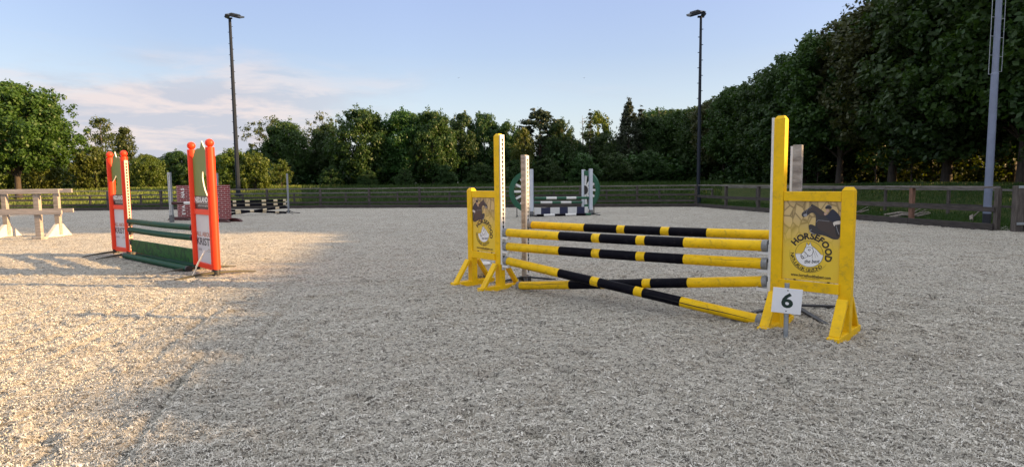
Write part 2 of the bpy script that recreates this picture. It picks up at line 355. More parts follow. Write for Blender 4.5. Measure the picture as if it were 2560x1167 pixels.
# ---------------------------------------------------------------- the arena surface and the grass ground
FL=[(-60,33.35),(-10.6,33.25),(9.19,29.75)]      # far fence line
FR=[(9.19,29.75),(12.0,14.55)]                   # right fence line
def arena_material():
    m=bpy.data.materials.new('arena_sand_and_fibre'); m.use_nodes=True; t=m.node_tree; b=t.nodes['Principled BSDF']; b.inputs['Roughness'].default_value=0.9; b.inputs['Specular IOR Level'].default_value=0.2
    tcn=t.nodes.new('ShaderNodeTexCoord')
    def noise(sc,det=4,rough=0.6,dist=0.0,st=None):
        n=t.nodes.new('ShaderNodeTexNoise'); n.inputs['Scale'].default_value=sc; n.inputs['Detail'].default_value=det; n.inputs['Roughness'].default_value=rough; n.inputs['Distortion'].default_value=dist
        t.links.new(tcn.outputs['Object'],n.inputs['Vector']); return n.outputs[0]
    big=noise(0.35,4); mid=noise(2.2,5,0.65); fine=noise(26,5,0.75,1.2); fib=noise(75,3,0.7,2.5)
    c=mixc(t,ramp(t,big,[(0.35,0),(0.65,1)]),(0.62,0.585,0.505),(0.52,0.49,0.42))
    c=mixc(t,ramp(t,mid,[(0.44,0.0),(0.66,0.7)]),c,(0.40,0.345,0.265))
    c=mixc(t,ramp(t,fine,[(0.44,0.92),(0.53,0.0)]),c,(0.075,0.066,0.052))
    c=mixc(t,ramp(t,fib,[(0.52,0.0),(0.62,0.55)]),c,(0.72,0.69,0.65))
    t.links.new(c,b.inputs['Base Color'])
    h=math_n(t,'ADD',math_n(t,'MULTIPLY',fine,1.0),math_n(t,'MULTIPLY',fib,0.55)); h=math_n(t,'ADD',h,math_n(t,'MULTIPLY',noise(9,4,0.6),1.6))
    bp=t.nodes.new('ShaderNodeBump'); bp.inputs['Strength'].default_value=0.9; bp.inputs['Distance'].default_value=0.03
    t.links.new(h,bp.inputs['Height']); t.links.new(bp.outputs[0],b.inputs['Normal']); return m
ARENA=arena_material()
def arena_height(x,y):
    z=0.014*vnoise(x*0.9,y*0.9,1)+0.013*vnoise(x*2.7,y*2.7,2)+0.018*vnoise(x*7,y*7,3)+0.022*vnoise(x*17,y*17,4)+0.017*vnoise(x*37,y*37,5)
    # raked furrows on the left, wandering a little
    u=x+0.24*y+0.10*vnoise(x*0.7,y*0.7,8)+0.04*np.sin(y*1.7); f=np.clip((-x-1.4)/0.8,0,1)*np.clip((8-y)/2.5,0,1)
    lam=0.37; d=np.abs((u/lam-np.floor(u/lam))-0.5)*lam; on=np.clip((vnoise(np.floor(u/lam)*7.3,y*0.55,9)+0.26)*3,0,1)
    z=z-f*on*0.030*np.exp(-(d/0.034)**2)+f*on*0.010*np.exp(-((d-0.075)/0.035)**2)
    for (fx_,fy_,fr,fh) in ((2.13,5.02,.10,.035),(2.57,5.50,.10,.03),(2.51,4.68,.10,.035),(2.95,5.15,.10,.03),(2.27,4.90,.05,.02),(2.26,5.30,.12,.03),(-0.38,7.10,.12,.03),(0.08,7.52,.12,.03),(-0.76,7.53,.12,.03),(-0.30,7.97,.12,.03),(0.1,7.35,.12,.03),(-4.7,8.9,.5,.02),(-7.4,11.4,.5,.02),(2.4,5.95,.4,.015)):
        z=z+fh*np.exp(-((x-fx_)**2+(y-fy_)**2)/fr**2)
    # hoof prints
    gx=np.floor(x/0.55);gy=np.floor(y/0.55)
    for dx in (-1,0,1):
        for dy in (-1,0,1):
            cx=(gx+dx+hash2(gx+dx,gy+dy,21))*0.55; cy=(gy+dy+hash2(gx+dx,gy+dy,22))*0.55
            on=hash2(gx+dx,gy+dy,23)<0.45
            d2=((x-cx)**2+(y-cy)**2)/(0.075**2); z-=on*0.045*np.exp(-d2*d2)-on*0.011*np.exp(-(np.sqrt(d2)-1.45)**2*6)
    return z
def far_y(x):
    return np.where(x<-10.6,33.25+(-10.6-x)*0.002,33.25+(x+10.6)*(29.75-33.25)/(9.19+10.6))
ys=[-30,-14,-6,-2,0.3,0.8]; y=1.3
while y<34.2: ys.append(y); y*=1.008
ys=np.array(ys); sf=np.arange(-1.08,1.0801,0.0066)
rows=[]
for y in ys:
    w=max(y,1.2); fine=sf*w; e=sf[-1]*w
    lo=-e-(60-e)*np.array([1,0.45,0.15]); hi=e+(45-e)*np.array([0.15,0.45,1])
    x=np.concatenate([lo,fine,hi]); rows.append(np.stack([x,np.full_like(x,y)],-1))
G2=np.array(rows); nr,nc=G2.shape[:2]; X=G2[...,0].copy(); Y=G2[...,1].copy()
xr=np.where(Y>14.55,FR[1][0]+(Y-14.55)*(FR[0][0]-FR[1][0])/(FR[0][1]-FR[1][1]),1e9)
# right of the gate post the arena ends on a line going right
X=np.minimum(X,xr); Y=np.minimum(Y,far_y(X)); Y=np.where((X>12.0)&(Y>14.2),14.2-(X-12.0)*0.05,Y)
Z=arena_height(X,Y)
fade=np.clip(1.2-np.abs(Y)/45,0.3,1); Z*=fade
arena_me=grid_mesh('arena_surface',np.stack([X,Y,Z],-1),nr,nc,ARENA)
ar=bpy.data.objects.new('arena_surface',arena_me); COL.objects.link(ar); tag(ar,'pale grey sand and fibre footing of the riding arena, sunlit on the left','arena surface',kind='structure')

gm=bpy.data.materials.new('meadow_grass'); gm.use_nodes=True; t=gm.node_tree; b=t.nodes['Principled BSDF']; b.inputs['Roughness'].default_value=0.9; b.inputs['Specular IOR Level'].default_value=0.1
tcn=t.nodes.new('ShaderNodeTexCoord')
def _n(sc,st=(1,1,1)):
    mp_=t.nodes.new('ShaderNodeMapping'); mp_.inputs['Scale'].default_value=st; t.links.new(tcn.outputs['Object'],mp_.inputs[0])
    n=t.nodes.new('ShaderNodeTexNoise'); n.inputs['Scale'].default_value=sc; n.inputs['Detail'].default_value=6; t.links.new(mp_.outputs[0],n.inputs['Vector']); return n.outputs[0]
c=mixc(t,ramp(t,_n(0.25,(1,2,1)),[(0.38,0),(0.62,1)]),(0.018,0.040,0.008),(0.038,0.056,0.014)); c=mixc(t,ramp(t,_n(6),[(0.4,0),(0.65,0.6)]),c,(0.075,0.08,0.03))
t.links.new(c,b.inputs['Base Color'])
bp=t.nodes.new('ShaderNodeBump'); bp.inputs['Strength'].default_value=1.0; bp.inputs['Distance'].default_value=0.06; t.links.new(_n(9),bp.inputs['Height']); t.links.new(bp.outputs[0],b.inputs['Normal'])
gx=np.concatenate([[-1500,-400,-160],np.arange(-110,66,2.0),[90,160,400,1500]]); gy=np.concatenate([[-1500,-300,-60],np.arange(-20,110,2.0),[140,200,500,1500]])
GXX,GYY=np.meshgrid(gx,gy); P=np.stack([GXX,GYY,terrain(GXX,GYY)],-1)
o=bpy.data.objects.new('grass_field',grid_mesh('grass_field',P,len(gy),len(gx),gm)); COL.objects.link(o); tag(o,'green meadow around the arena rising gently towards the trees','meadow',kind='structure')

# fibre scraps lying on the sand (nobody could count them)
rng=np.random.default_rng(3)
def scraps(n,ymin,ymax,pw,seed,lmin,lmax,wmin,wmax):
    r=np.random.default_rng(seed)
    u=r.random(n)
    y=(ymin**(1-pw)+(ymax**(1-pw)-ymin**(1-pw))*u)**(1/(1-pw)) if pw!=1 else ymin*(ymax/ymin)**u
    x=(r.random(n)*2-1)*1.0*(y+0.4)
    L_=lmin+(lmax-lmin)*r.random(n)**2; w=wmin+(wmax-wmin)*r.random(n)**2
    a=r.random(n)*2*PI; bend=(r.random(n)-0.5)*4.0; lift=r.random(n)**1.5*0.014; twist=(r.random(n)-0.5)*2.0; pitch=(r.random(n)-0.5)*0.5
    z0=arena_height(x,y)*np.clip(1.2-np.abs(y)/45,0.3,1)
    pts=[]; 
    for k in range(4):
        t_=k/3.0; ang=a+bend*(t_-0.5)
        px=x+L_*(t_-0.5)*np.cos(ang); py=y+L_*(t_-0.5)*np.sin(ang); pz=z0+0.004+lift*np.sin(t_*PI)+L_*(t_-0.5)*pitch*0.6
        tw=twist*(t_-0.5); ww=w*(0.55+0.45*math.sin(t_*PI))
        nx=-np.sin(ang)*np.cos(tw)*ww/2; ny=np.cos(ang)*np.cos(tw)*ww/2; nz=np.sin(tw)*ww/2
        pts.append((np.stack([px+nx,py+ny,np.maximum(pz+nz,z0+0.001)],-1),np.stack([px-nx,py-ny,np.maximum(pz-nz,z0+0.001)],-1)))
    Q=[]
    for k in range(3): Q.append(np.stack([pts[k][0],pts[k][1],pts[k+1][1],pts[k+1][0]],1))
    return np.concatenate(Q,0)
Q=np.concatenate([scraps(190000,1.9,7.5,0.6,5,0.010,0.036,0.002,0.0065),scraps(80000,5.0,16,0.5,6,0.022,0.06,0.0035,0.010),scraps(1500,2.0,9,0.5,9,0.03,0.055,0.010,0.022)],0)
fm=bpy.data.materials.new('fibre_scrap'); fm.use_nodes=True; t=fm.node_tree; b=t.nodes['Principled BSDF']; b.inputs['Roughness'].default_value=0.85; b.inputs['Specular IOR Level'].default_value=0.2
tcn=t.nodes.new('ShaderNodeTexCoord'); n=t.nodes.new('ShaderNodeTexNoise'); n.inputs['Scale'].default_value=22; n.inputs['Detail'].default_value=3; t.links.new(tcn.outputs['Object'],n.inputs['Vector'])
t.links.new(ramp(t,n.outputs[0],[(0.3,(0.36,0.345,0.30)),(0.5,(0.60,0.575,0.505)),(0.68,(0.78,0.755,0.69))]),b.inputs['Base Color'])
me=quads_object('fibre_scraps',Q,fm); o=bpy.data.objects.new('fibre_scraps',me); COL.objects.link(o)
tag(o,'curly grey textile fibre scraps scattered over the arena sand','fibre footing',kind='stuff')

# ---------------------------------------------------------------- grass blades beyond the fences
def blades(n,poly_fn,seed,h0,h1,m,name,label,w=0.012,zb=-0.09):
    r=np.random.default_rng(seed); x,y=poly_fn(r,n)
    h=h0+(h1-h0)*r.random(n); a=r.random(n)*2*PI; ln=(r.random(n)-0.5)*0.6; dx=np.cos(a);dy=np.sin(a); ww=w*(0.6+0.8*r.random(n))
    base=np.stack([x,y,terrain(x,y)],-1); s=np.stack([dx*ww,dy*ww,0*x],-1); tip=base+np.stack([-dy*ln*h,dx*ln*h,h],-1)
    V=np.stack([base-s,base+s,tip+s*0.2,tip-s*0.2],1)
    me=quads_object(name,V,m); o=bpy.data.objects.new(name,me); COL.objects.link(o); tag(o,label,'grass',kind='stuff'); return o
GB=leaf_mat('grass_blade',(0.020,0.056,0.008),(0.042,0.076,0.015),0.3,rnd=0.0)
GB2=leaf_mat('meadow_tall_grass',(0.14,0.20,0.035),(0.22,0.23,0.07),0.35,rnd=0.0)
def right_lawn(r,n):
    y=13.0+ (r.random(n)**1.3)*24; xl=np.where(y<14.4,12.4,np.where(y<29.6,12.15-(y-14.4)*0.185,9.3)); return xl+r.random(n)*(4+y*0.35),y
blades(70000,right_lawn,11,0.05,0.13,GB,'lawn_grass','short green grass between the right-hand fence and the tree row')
def far_meadow(r,n):
    y=34+(r.random(n)**1.5)*30; return (-0.9+1.25*r.random(n))*y,y
blades(60000,far_meadow,12,0.10,0.38,GB,'meadow_grass','rough meadow grass behind the far fence',w=0.03)
def left_meadow(r,n):
    y=41+r.random(n)*19; return (-0.95+0.60*r.random(n))*y,y
blades(40000,left_meadow,13,0.12,0.32,GB2,'tall_meadow_grass','tall yellowish sunlit grass on the left beyond the far fence',w=0.05)

# ---------------------------------------------------------------- fences
def lerp(a,b,t): return (a[0]+(b[0]-a[0])*t,a[1]+(b[1]-a[1])*t)
def fence(A,B,heights,span,label,post_h=1.05,group=None,name='rail_fence',top_w=0.14,board=True,rh=0.10,skip_first=False,rnd=1,red=None,lift=0.0,post_w=0.11,phase=0.0,topcap=True,zbase=0.0):
    d=Vector((B[0]-A[0],B[1]-A[1])); Ln=d.length; ang=math.atan2(d.y,d.x); rr=random.Random(rnd)
    root=empty(name,(A[0],A[1],zbase),ang,label,'fence',group)
    n=max(1,round(Ln/span)); st=Ln/n
    for i in range(n+1):
        if skip_first and i==0: continue
        x=min(Ln,i*st); hh=post_h+rr.uniform(-0.02,0.03); m=MB(); w=post_w
        m.box((x-w/2,-w/2+0.02,-0.25),(x+w/2,w/2+0.02,hh)); 
        p=m.build('post',REDW if red is not None and i in red else FENCEP,root,bevel=0.006)
        if red is not None and i in red: p['label']='reddish fence post'
    for k,hz_ in enumerate(heights):
        for i in range(n):
            m=MB(); a=i*st; b_=(i+1)*st; j=rr.uniform(-0.012,0.012); j2=rr.uniform(-0.012,0.012)
            if k==0 and topcap: m.beam((a+0.004,0.02,hz_+j),(b_-0.004,0.02,hz_+j2),top_w,0.055)
            else: m.beam((a+0.004,-post_w/2+0.0,hz_+j),(b_-0.004,-post_w/2+0.0,hz_+j2),0.035,rh)
            m.build('top_rail' if k==0 else 'rail',RAILT if k==0 else FENCE,root,bevel=0.004)
    if board:
        for i in range(n):
            m=MB(); m.box((i*st+0.004,-post_w/2-0.045,-0.15),((i+1)*st-0.004,-post_w/2-0.003,0.17+rr.uniform(-0.01,0.01))); m.build('kick_board',FENCE,root,bevel=0.004)
    return root
fence((-46.0,33.4),(-10.6,33.3),(1.07,0.60,0.30),2.95,'long dark wooden fence along the far side of the arena, left stretch',post_h=1.06,rnd=2)
fence((-10.6,33.3),(9.16,29.85),(1.05,0.60,0.30),2.9,'dark fence along the far side of the arena, right stretch as far as the corner',post_h=1.10,rnd=3,skip_first=True)
fence((9.25,29.7),(11.93,14.75),(1.05,0.52),2.55,'wooden fence running along the right side of the arena past the trees',post_h=1.04,rnd=4,red=(5,),rh=0.12,skip_first=True)
fence((-40.0,38.6),(12.5,37.4),(0.80,0.22),3.3,'lower second rail fence in the meadow behind the far fence',post_h=0.82,rnd=5,board=False,rh=0.08,post_w=0.10,topcap=False,zbase=-0.05)
fence((12.7,35.5),(17.6,17.0),(0.92,0.35),2.9,'thin second rail fence standing in front of the right-hand tree row',post_h=0.95,rnd=6,board=False,rh=0.07,post_w=0.09,topcap=False,zbase=-0.05)
# gate stretch at the right edge
g=empty('wooden_gate',(12.03,14.35,0),math.radians(-3),'wooden field gate with diagonal brace and white hinge strip at the right edge','gate')
m=MB(); m.box((-0.02,-0.09,-0.2),(0.15,0.07,1.10)); m.build('gate_post',FENCEP,g,bevel=0.008)
m=MB(); m.box((0.19,-0.02,-0.2),(0.31,0.10,1.02)); m.build('gate_post',FENCEP,g,bevel=0.008)
for z,h,mm in ((1.04,0.10,RAILT),(0.55,0.12,FENCE),(0.16,0.11,FENCE)):
    m=MB(); m.beam((0.17,-0.10,z),(3.6,-0.10,z-0.02),0.035,h); m.build('rail',mm,g,bevel=0.004)
m=MB(); m.beam((0.85,-0.06,0.12),(1.75,-0.06,1.0),0.035,0.10); m.build('brace',FENCE,g,bevel=0.004)
for z in (1.07,0.20):
    m=MB(); m.box((-0.02,-0.135,z-0.03),(0.38,-0.122,z+0.03)); m.build('hinge_strap',GALV,g,bevel=0.003)

# ---------------------------------------------------------------- floodlight masts
def mast(loc,H_,r0,r1,label,heads,rz):
    root=empty('floodlight_mast',loc,rz,label,'floodlight mast','floodlight masts around the arena')
    m=MB(); m.tube([(0,0,-0.3),(0,0,H_*0.5),(0,0,H_)],[r0,(r0+r1)/2,r1],8,smooth=False); m.build('pole',LAMPM,root)
    m=MB(); m.tube([(0,0,-0.3),(0,0,0.5)],r0*1.5,12); m.build('base_sleeve',LAMPM,root)
    m=MB()
    for k in range(int((H_-2.6)/0.42)):
        z=2.6+k*0.42; s=1 if k%2 else -1; rr=r0+(r1-r0)*z/H_; m.beam((s*rr*0.9,0,z),(s*(rr+0.07),0,z),0.035,0.035)
    m.build('climbing_peg',LAMPM,root)['kind']='stuff'
    m=MB(); m.box((-0.18,-0.05,H_-0.08),(0.18,0.05,H_+0.02)); m.build('crossbar',LAMPM,root)
    for (dx,dy,tx,ty,w_,l_) in heads:
        m=MB(); m.box((-w_/2,-l_/2,-0.06),(w_/2,l_/2,0.05)); m.box((-w_*0.3,-l_*0.3,0.05),(w_*0.3,l_*0.3,0.12))
        for k in range(6): m.box((-w_*0.28+k*w_*0.1,-l_*0.28,0.12),(-w_*0.27+k*w_*0.1,l_*0.28,0.16))
        h=m.build('floodlight',LAMPM,root,bevel=0.01); h.location=(dx,dy,H_+0.12); h.rotation_euler=(tx,ty,0)
        m=MB(); m.box((-w_*0.45,-l_*0.45,-0.067),(w_*0.45,l_*0.45,-0.0605)); gl=m.build('lamp_glass',mat('lamp_glass',(0.10,0.11,0.13),0.15,spec=0.8),h)
    return root
mast((-21.25,46.8,0.20),13.75,0.185,0.105,'tall dark floodlight mast on the left, behind the orange jump and the brick-pattern columns',
     [(0.42,-0.15,math.radians(18),math.radians(12),1.05,1.1),(-0.22,0.1,math.radians(6),math.radians(-24),0.30,0.45)],0.15)
mast((10.62,34.2,-0.09),10.45,0.110,0.066,'tall dark floodlight mast by the far right corner of the arena fence',
     [(-0.33,-0.12,math.radians(18),math.radians(-14),0.78,0.85),(0.15,0.05,math.radians(4),math.radians(16),0.22,0.35)],-0.1)
lm=empty('ladder_mast',(13.09,16.5,-0.09),0.0,'thick pale grey lighting mast with ladder hoops and dark foot near the right edge','lighting mast')
m=MB(); m.tube([(0,0,0.40),(0,0,4.17)],[0.096,0.086],20); m.tube([(0,0,4.17),(0,0,4.21)],[0.086,0.075],20,cap=False); m.tube([(0,0,4.21),(0,0,11.5)],[0.075,0.06],20); m.build('pole',LAMPL,lm)
m=MB(); m.tube([(0,0,-0.3),(0,0,0.402)],0.0985,20); m.build('dark_foot',mat('mast_foot_black',(0.018,0.02,0.028),0.6),lm)
for s,dz in ((-1,0.0),(1,0.07)):
    m=MB(); x=s*0.175; z0=4.16+dz
    m.tube([(x,0,z0),(x,0,11.3)],0.008,6)
    m.tube([(s*0.07,0,z0),(x,0,z0)],0.008,6)
    z=z0+0.50-(0.12 if s>0 else 0)
    while z<11.2: m.tube([(s*0.06,-0.03 if s>0 else 0,z),(x,0,z+0.01)],0.008,6); z+=0.50
    m.build('ladder_rail',GALV,lm)
m=MB(); m.box((-0.6,-0.1,11.45),(0.6,0.1,11.6)); m.box((-0.55,-0.35,11.6),(-0.1,0.2,11.75)); m.box((0.1,-0.35,11.6),(0.55,0.2,11.75)); m.build('floodlight_head',LAMPM,lm,bevel=0.01)
# ---------------------------------------------------------------- show jumps: shared pieces
def pole(name,A,B,fr,mats,label,cat='jump pole',group=None,r=0.05,caps=True,capm=None,sag=0.0,seg=28,crack=None,rot=0.0):
    A=Vector(A);B=Vector(B);d=B-A; Ln=d.length
    root=empty(name,A,0,label,cat,group); root.rotation_mode='QUATERNION'; root.rotation_quaternion=d.to_track_quat('X','Z')
    cl=0.035 if caps else 0.0
    pts=[];mis=[];rad=[]
    xs=[];xm=[]
    for i in range(len(fr)-1):
        a=cl+(Ln-2*cl)*fr[i]; b_=cl+(Ln-2*cl)*fr[i+1]; k=max(1,int((b_-a)/0.15))
        for q in range(k): xs.append(a+(b_-a)*q/k); xm.append(i)
    xs.append(Ln-cl)
    for x in xs: pts.append((x,0,-sag*4*(x/Ln)*(1-x/Ln))); rad.append(r)
    ms=[];mi=[]
    for q in mats:
        if q not in ms: ms.append(q)
    for i in xm: mi.append(ms.index(mats[i]))
    m=MB(); m.tube(pts,rad,seg,mis=mi)
    if crack:
        if DARKH not in ms: ms.append(DARKH)
        for (x0,x1,a0,w) in crack:
            rr=random.Random(int(x0*100)); n=26; vs=[]
            for k in range(n+1):
                x=x0+(x1-x0)*k/n; a=a0+0.05*math.sin(k*0.4)+rr.uniform(-0.02,0.02); zz=-sag*4*(x/Ln)*(1-x/Ln); ww=w*math.sin(PI*(k+0.4)/(n+0.8))*0.5
                for s in (-1,1):
                    aa=a+s*ww/r; vs.append((x,-math.cos(aa)*(r+0.0008),zz+math.sin(aa)*(r+0.0008)))
            m.add(vs,[(2*k,2*k+2,2*k+3,2*k+1) for k in range(n)],ms.index(DARKH))
    m.build('painted_pole',ms,root)
    if caps:
        for x0,x1,xe in ((0,cl+0.012,0),(Ln-cl-0.012,Ln,Ln)):
            m=MB(); m.tube([(x0,0,0),(x1,0,0)],r+0.0025,seg)
            m.build('end_cap',capm or CAPM,root)
    return root
def hole_rail(mb,z0,z1,M,w=0.062,th=0.022,pitch=0.052):
    # plastic strip: local x = outward from the post, y across
    mb.box((0,-w/2,z0),(th,w/2,z1),0,M)
    z=z0+0.05
    while z<z1-0.03:
        pts=[(0.015*math.cos(a)*1.0,0.0135*math.sin(a)) for a in [k*PI/5 for k in range(10)]]
        mb.add([(th+0.0012,a,z+b) for a,b in pts],[tuple(range(10))],1,M)
        mb.add([(th+0.0012,-0.0075,z-0.030),(th+0.0012,0.0075,z-0.030),(th+0.0012,0.0075,z),(th+0.0012,-0.0075,z)],[(0,1,2,3)],1,M)
        z+=pitch
def post_mb(mb,x0,x1,y0,y1,z0,z1,mi=0):     # post with a hipped top
    mb.box((x0,y0,z0),(x1,y1,z1-0.03),mi)
    e=0.018
    vs=[(x0,y0,z1-0.03),(x1,y0,z1-0.03),(x1,y1,z1-0.03),(x0,y1,z1-0.03),(x0+e,y0+e,z1),(x1-e,y0+e,z1),(x1-e,y1-e,z1),(x0+e,y1-e,z1)]
    mb.add(vs,[(4,5,6,7),(0,1,5,4),(1,2,6,5),(2,3,7,6),(3,0,4,7)],mi)

# ---- the poster: coordinates taken in a 577 x 805 print, scaled to the panel
PW,PH=0.454,0.675
def U(x,y): 
    u=(x-(98-(y-188)*0.025))/577.0; v=(y-188)/(802.0+u*26); return (u*PW-PW/2,(0.5-v)*PH)
def Us(l): return [U(*p) for p in l]
def poster_picture(mb,flip):
    # mb materials: 0 horse dark,1 horse mid,2 navy,3 breeches,4 skin,5 black
    s=-1 if flip else 1
    def fl(pts,mi,y,it=2):
        p=smooth_poly(Us(pts),it) if it else Us(pts); p=[(a*s,b) for a,b in p]
        area=sum(p[i][0]*p[(i+1)%len(p)][1]-p[(i+1)%len(p)][0]*p[i][1] for i in range(len(p)))
        if area<0: p=p[::-1]
        flat(mb,p,mi,-y)
    def stk(pts,w,mi,y): stroke(mb,[(a*s,b) for a,b in Us(pts)],w,mi,-y)
    right=668
    fl([(280,318),(300,290),(340,265),(375,235),(388,210),(402,222),(430,235),(470,260),(520,300),(560,340),(right,370),(right,560),(600,570),(540,540),(470,520),(440,500),(420,450),(425,390),(430,330),(405,300),(370,305),(335,340),(300,350),(285,335)],0,0.0012)
    fl([(350,430),(380,415),(430,440),(520,470),(540,520),(500,530),(440,520),(400,515),(365,490)],0,0.0014)
    fl([(440,380),(520,375),(600,390),(right,470),(right,552),(600,555),(530,500),(460,470),(436,430)],1,0.0018)
    fl([(388,228),(440,245),(500,290),(520,330),(470,330),(440,300),(400,270),(360,290),(345,285)],1,0.0018)
    stk([(432,395),(450,375),(500,378),(560,385)],0.003,6,0.0022)
    stk([(300,300),(345,262),(385,240)],0.002,6,0.0022); stk([(330,330),(335,290),(350,262)],0.002,6,0.0022)
    stk([(385,470),(365,490),(385,505),(415,520)],0.006,6,0.0021)
    fl([(300,320),(325,310),(345,318),(330,345),(305,340)],6,0.0021)
    fl([(560,290),(580,262),(600,262),(640,300),(right,340),(right,380),(600,385),(560,375),(530,345),(520,320),(545,318)],2,0.0026)
    fl([(600,388),(right,372),(right,412),(625,415),(612,440),(594,408)],3,0.0028)
    fl([(612,415),(635,420),(650,470),(662,520),(640,545),(625,520),(615,460)],5,0.0029)
    stk([(628,430),(640,480),(655,515)],0.004,6,0.0033)
    fl([(525,262),(548,255),(560,275),(548,298),(530,290)],4,0.0030)
    fl([(517,255),(522,235),(545,220),(570,225),(583,245),(578,262),(548,258),(530,262)],5,0.0034)
    stk([(522,236),(545,219),(572,224),(585,246)],0.0035,6,0.0037)
    fl([(508,300),(530,292),(540,312),(522,328),(508,318)],4,0.0032)
def arc_text(mb,txt,cx,cz,R,a0,a1,size,bold,mi,y,inside=False):
    n=len(txt)
    adv=[]
    for ch in txt:
        if ch==' ': adv.append(0.35); continue
        vs,_=text2d(ch,1.0,0.0); w=max(v[0] for v in vs)-min(v[0] for v in vs); adv.append(w+0.16)
    tot=sum(adv); p=0
    for ch,w in zip(txt,adv):
        t=(p+w/2)/tot; p+=w
        a=a0+(a1-a0)*t
        if ch==' ': continue
        x=cx+R*math.cos(a); z=cz+R*math.sin(a); rot=(a-PI/2) if not inside else (a+PI/2)
        vs,_=text2d(ch,size,bold); mid=(max(v[0] for v in vs)+min(v[0] for v in vs))/2
        put_text(mb,ch,size,x-mid*math.cos(rot),z-mid*math.sin(rot),bold=bold,rot=rot,mi=mi,y=-y)
def poster_logo(mb):   # 0 black, 1 white, 2 yellow
    cx,cz=U(361,724); R=0.5*(505-219)/577*PW
    circ=[(cx+R*math.cos(k*PI/32),cz+R*math.sin(k*PI/32)) for k in range(64)]
    flat(mb,circ,0,-0.0012)
    r2=R*0.975
    up=[(cx+r2*math.cos(a),cz+r2*math.sin(a)) for a in [k*PI/32-0.02 for k in range(0,34)]]
    flat(mb,up,2,-0.0016)
    lo=[(cx+r2*math.cos(a),cz+r2*math.sin(a)) for a in [PI+k*PI/32 for k in range(0,33)]]
    flat(mb,lo,1,-0.0016)
    def fl(pts,mi,y,it=1):
        p=smooth_poly(Us(pts),it)
        area=sum(p[i][0]*p[(i+1)%len(p)][1]-p[(i+1)%len(p)][0]*p[i][1] for i in range(len(p)))
        flat(mb,p if area>0 else p[::-1],mi,-y)
    head=[(280,735),(276,755),(288,774),(310,772),(330,758),(352,752),(372,748),(390,738),(404,742),(430,775),(495,770),(490,735),(462,705),(430,670),(400,645),(385,636),(378,612),(374,600),(366,622),(352,635),(344,622),(338,604),(332,618),(334,645),(322,660),(312,685),(300,705),(286,722)]
    fl(head,1,0.0021)
    for pts,w in (([(332,645),(334,620),(338,604),(346,628),(356,636),(366,620),(374,600),(380,622),(388,640),(420,662),(450,690),(478,722)],0.0032),
                  ([(332,645),(318,668),(308,700),(284,722),(277,745),(283,768),(305,774),(318,768)],0.0036),
                  ([(283,742),(300,752),(306,768),(296,776),(282,764),(279,748)],0.0060),([(310,700),(328,712),(344,735),(348,752)],0.0042),([(322,712),(318,755)],0.002),
                  ([(344,735),(372,746),(396,728),(404,690),(396,655)],0.0042),([(332,662),(360,650),(392,660)],0.0034),([(350,684),(362,674),(378,678),(366,690),(352,686)],0.005),
                  ([(398,740),(392,755),(396,768)],0.0024),([(404,690),(420,730),(426,760)],0.002),([(420,685),(440,730),(452,752)],0.002),([(318,768),(346,752),(372,748)],0.0026)):
        stroke(mb,Us(pts),w,0,-0.0025)
    x,z=U(394,806); put_text(mb,'the best',0.044,x,z-0.008,bold=0.0006,shear=0.35,rot=0.10,mi=0,y=-0.0026,width=0.122)
    arc_text(mb,'HORSEFOOD',cx,cz,R*1.14,math.radians(150),math.radians(-22),0.072,0.0030,0,0.0012)
    arc_text(mb,'NATUURLIJK GEZOND',cx,cz,R*1.335,math.radians(180),math.radians(316),0.040,0.0006,0,0.0012,inside=True)
    n=40; arc=[(cx+R*1.40*math.cos(a),cz+R*1.40*math.sin(a)) for a in [math.radians(170+k*(332-170)/n) for k in range(n+1)]]
    stroke(mb,arc,[0.0008+0.0042*math.sin(PI*min(1,k/n*1.0))**1.2 for k in range(n+1)],0,-0.0012)
    x,z=U(375,966); put_text(mb,'www.horsefoodthebest.com',0.036,x,z,bold=0.0008,mi=0,y=-0.0012,width=0.318,rot=-0.012)
    x,z=U(372,980); put_text(mb,'voor ieder paard de beste',0.014,x,z-0.001,mi=0,y=-0.0012,width=0.15)
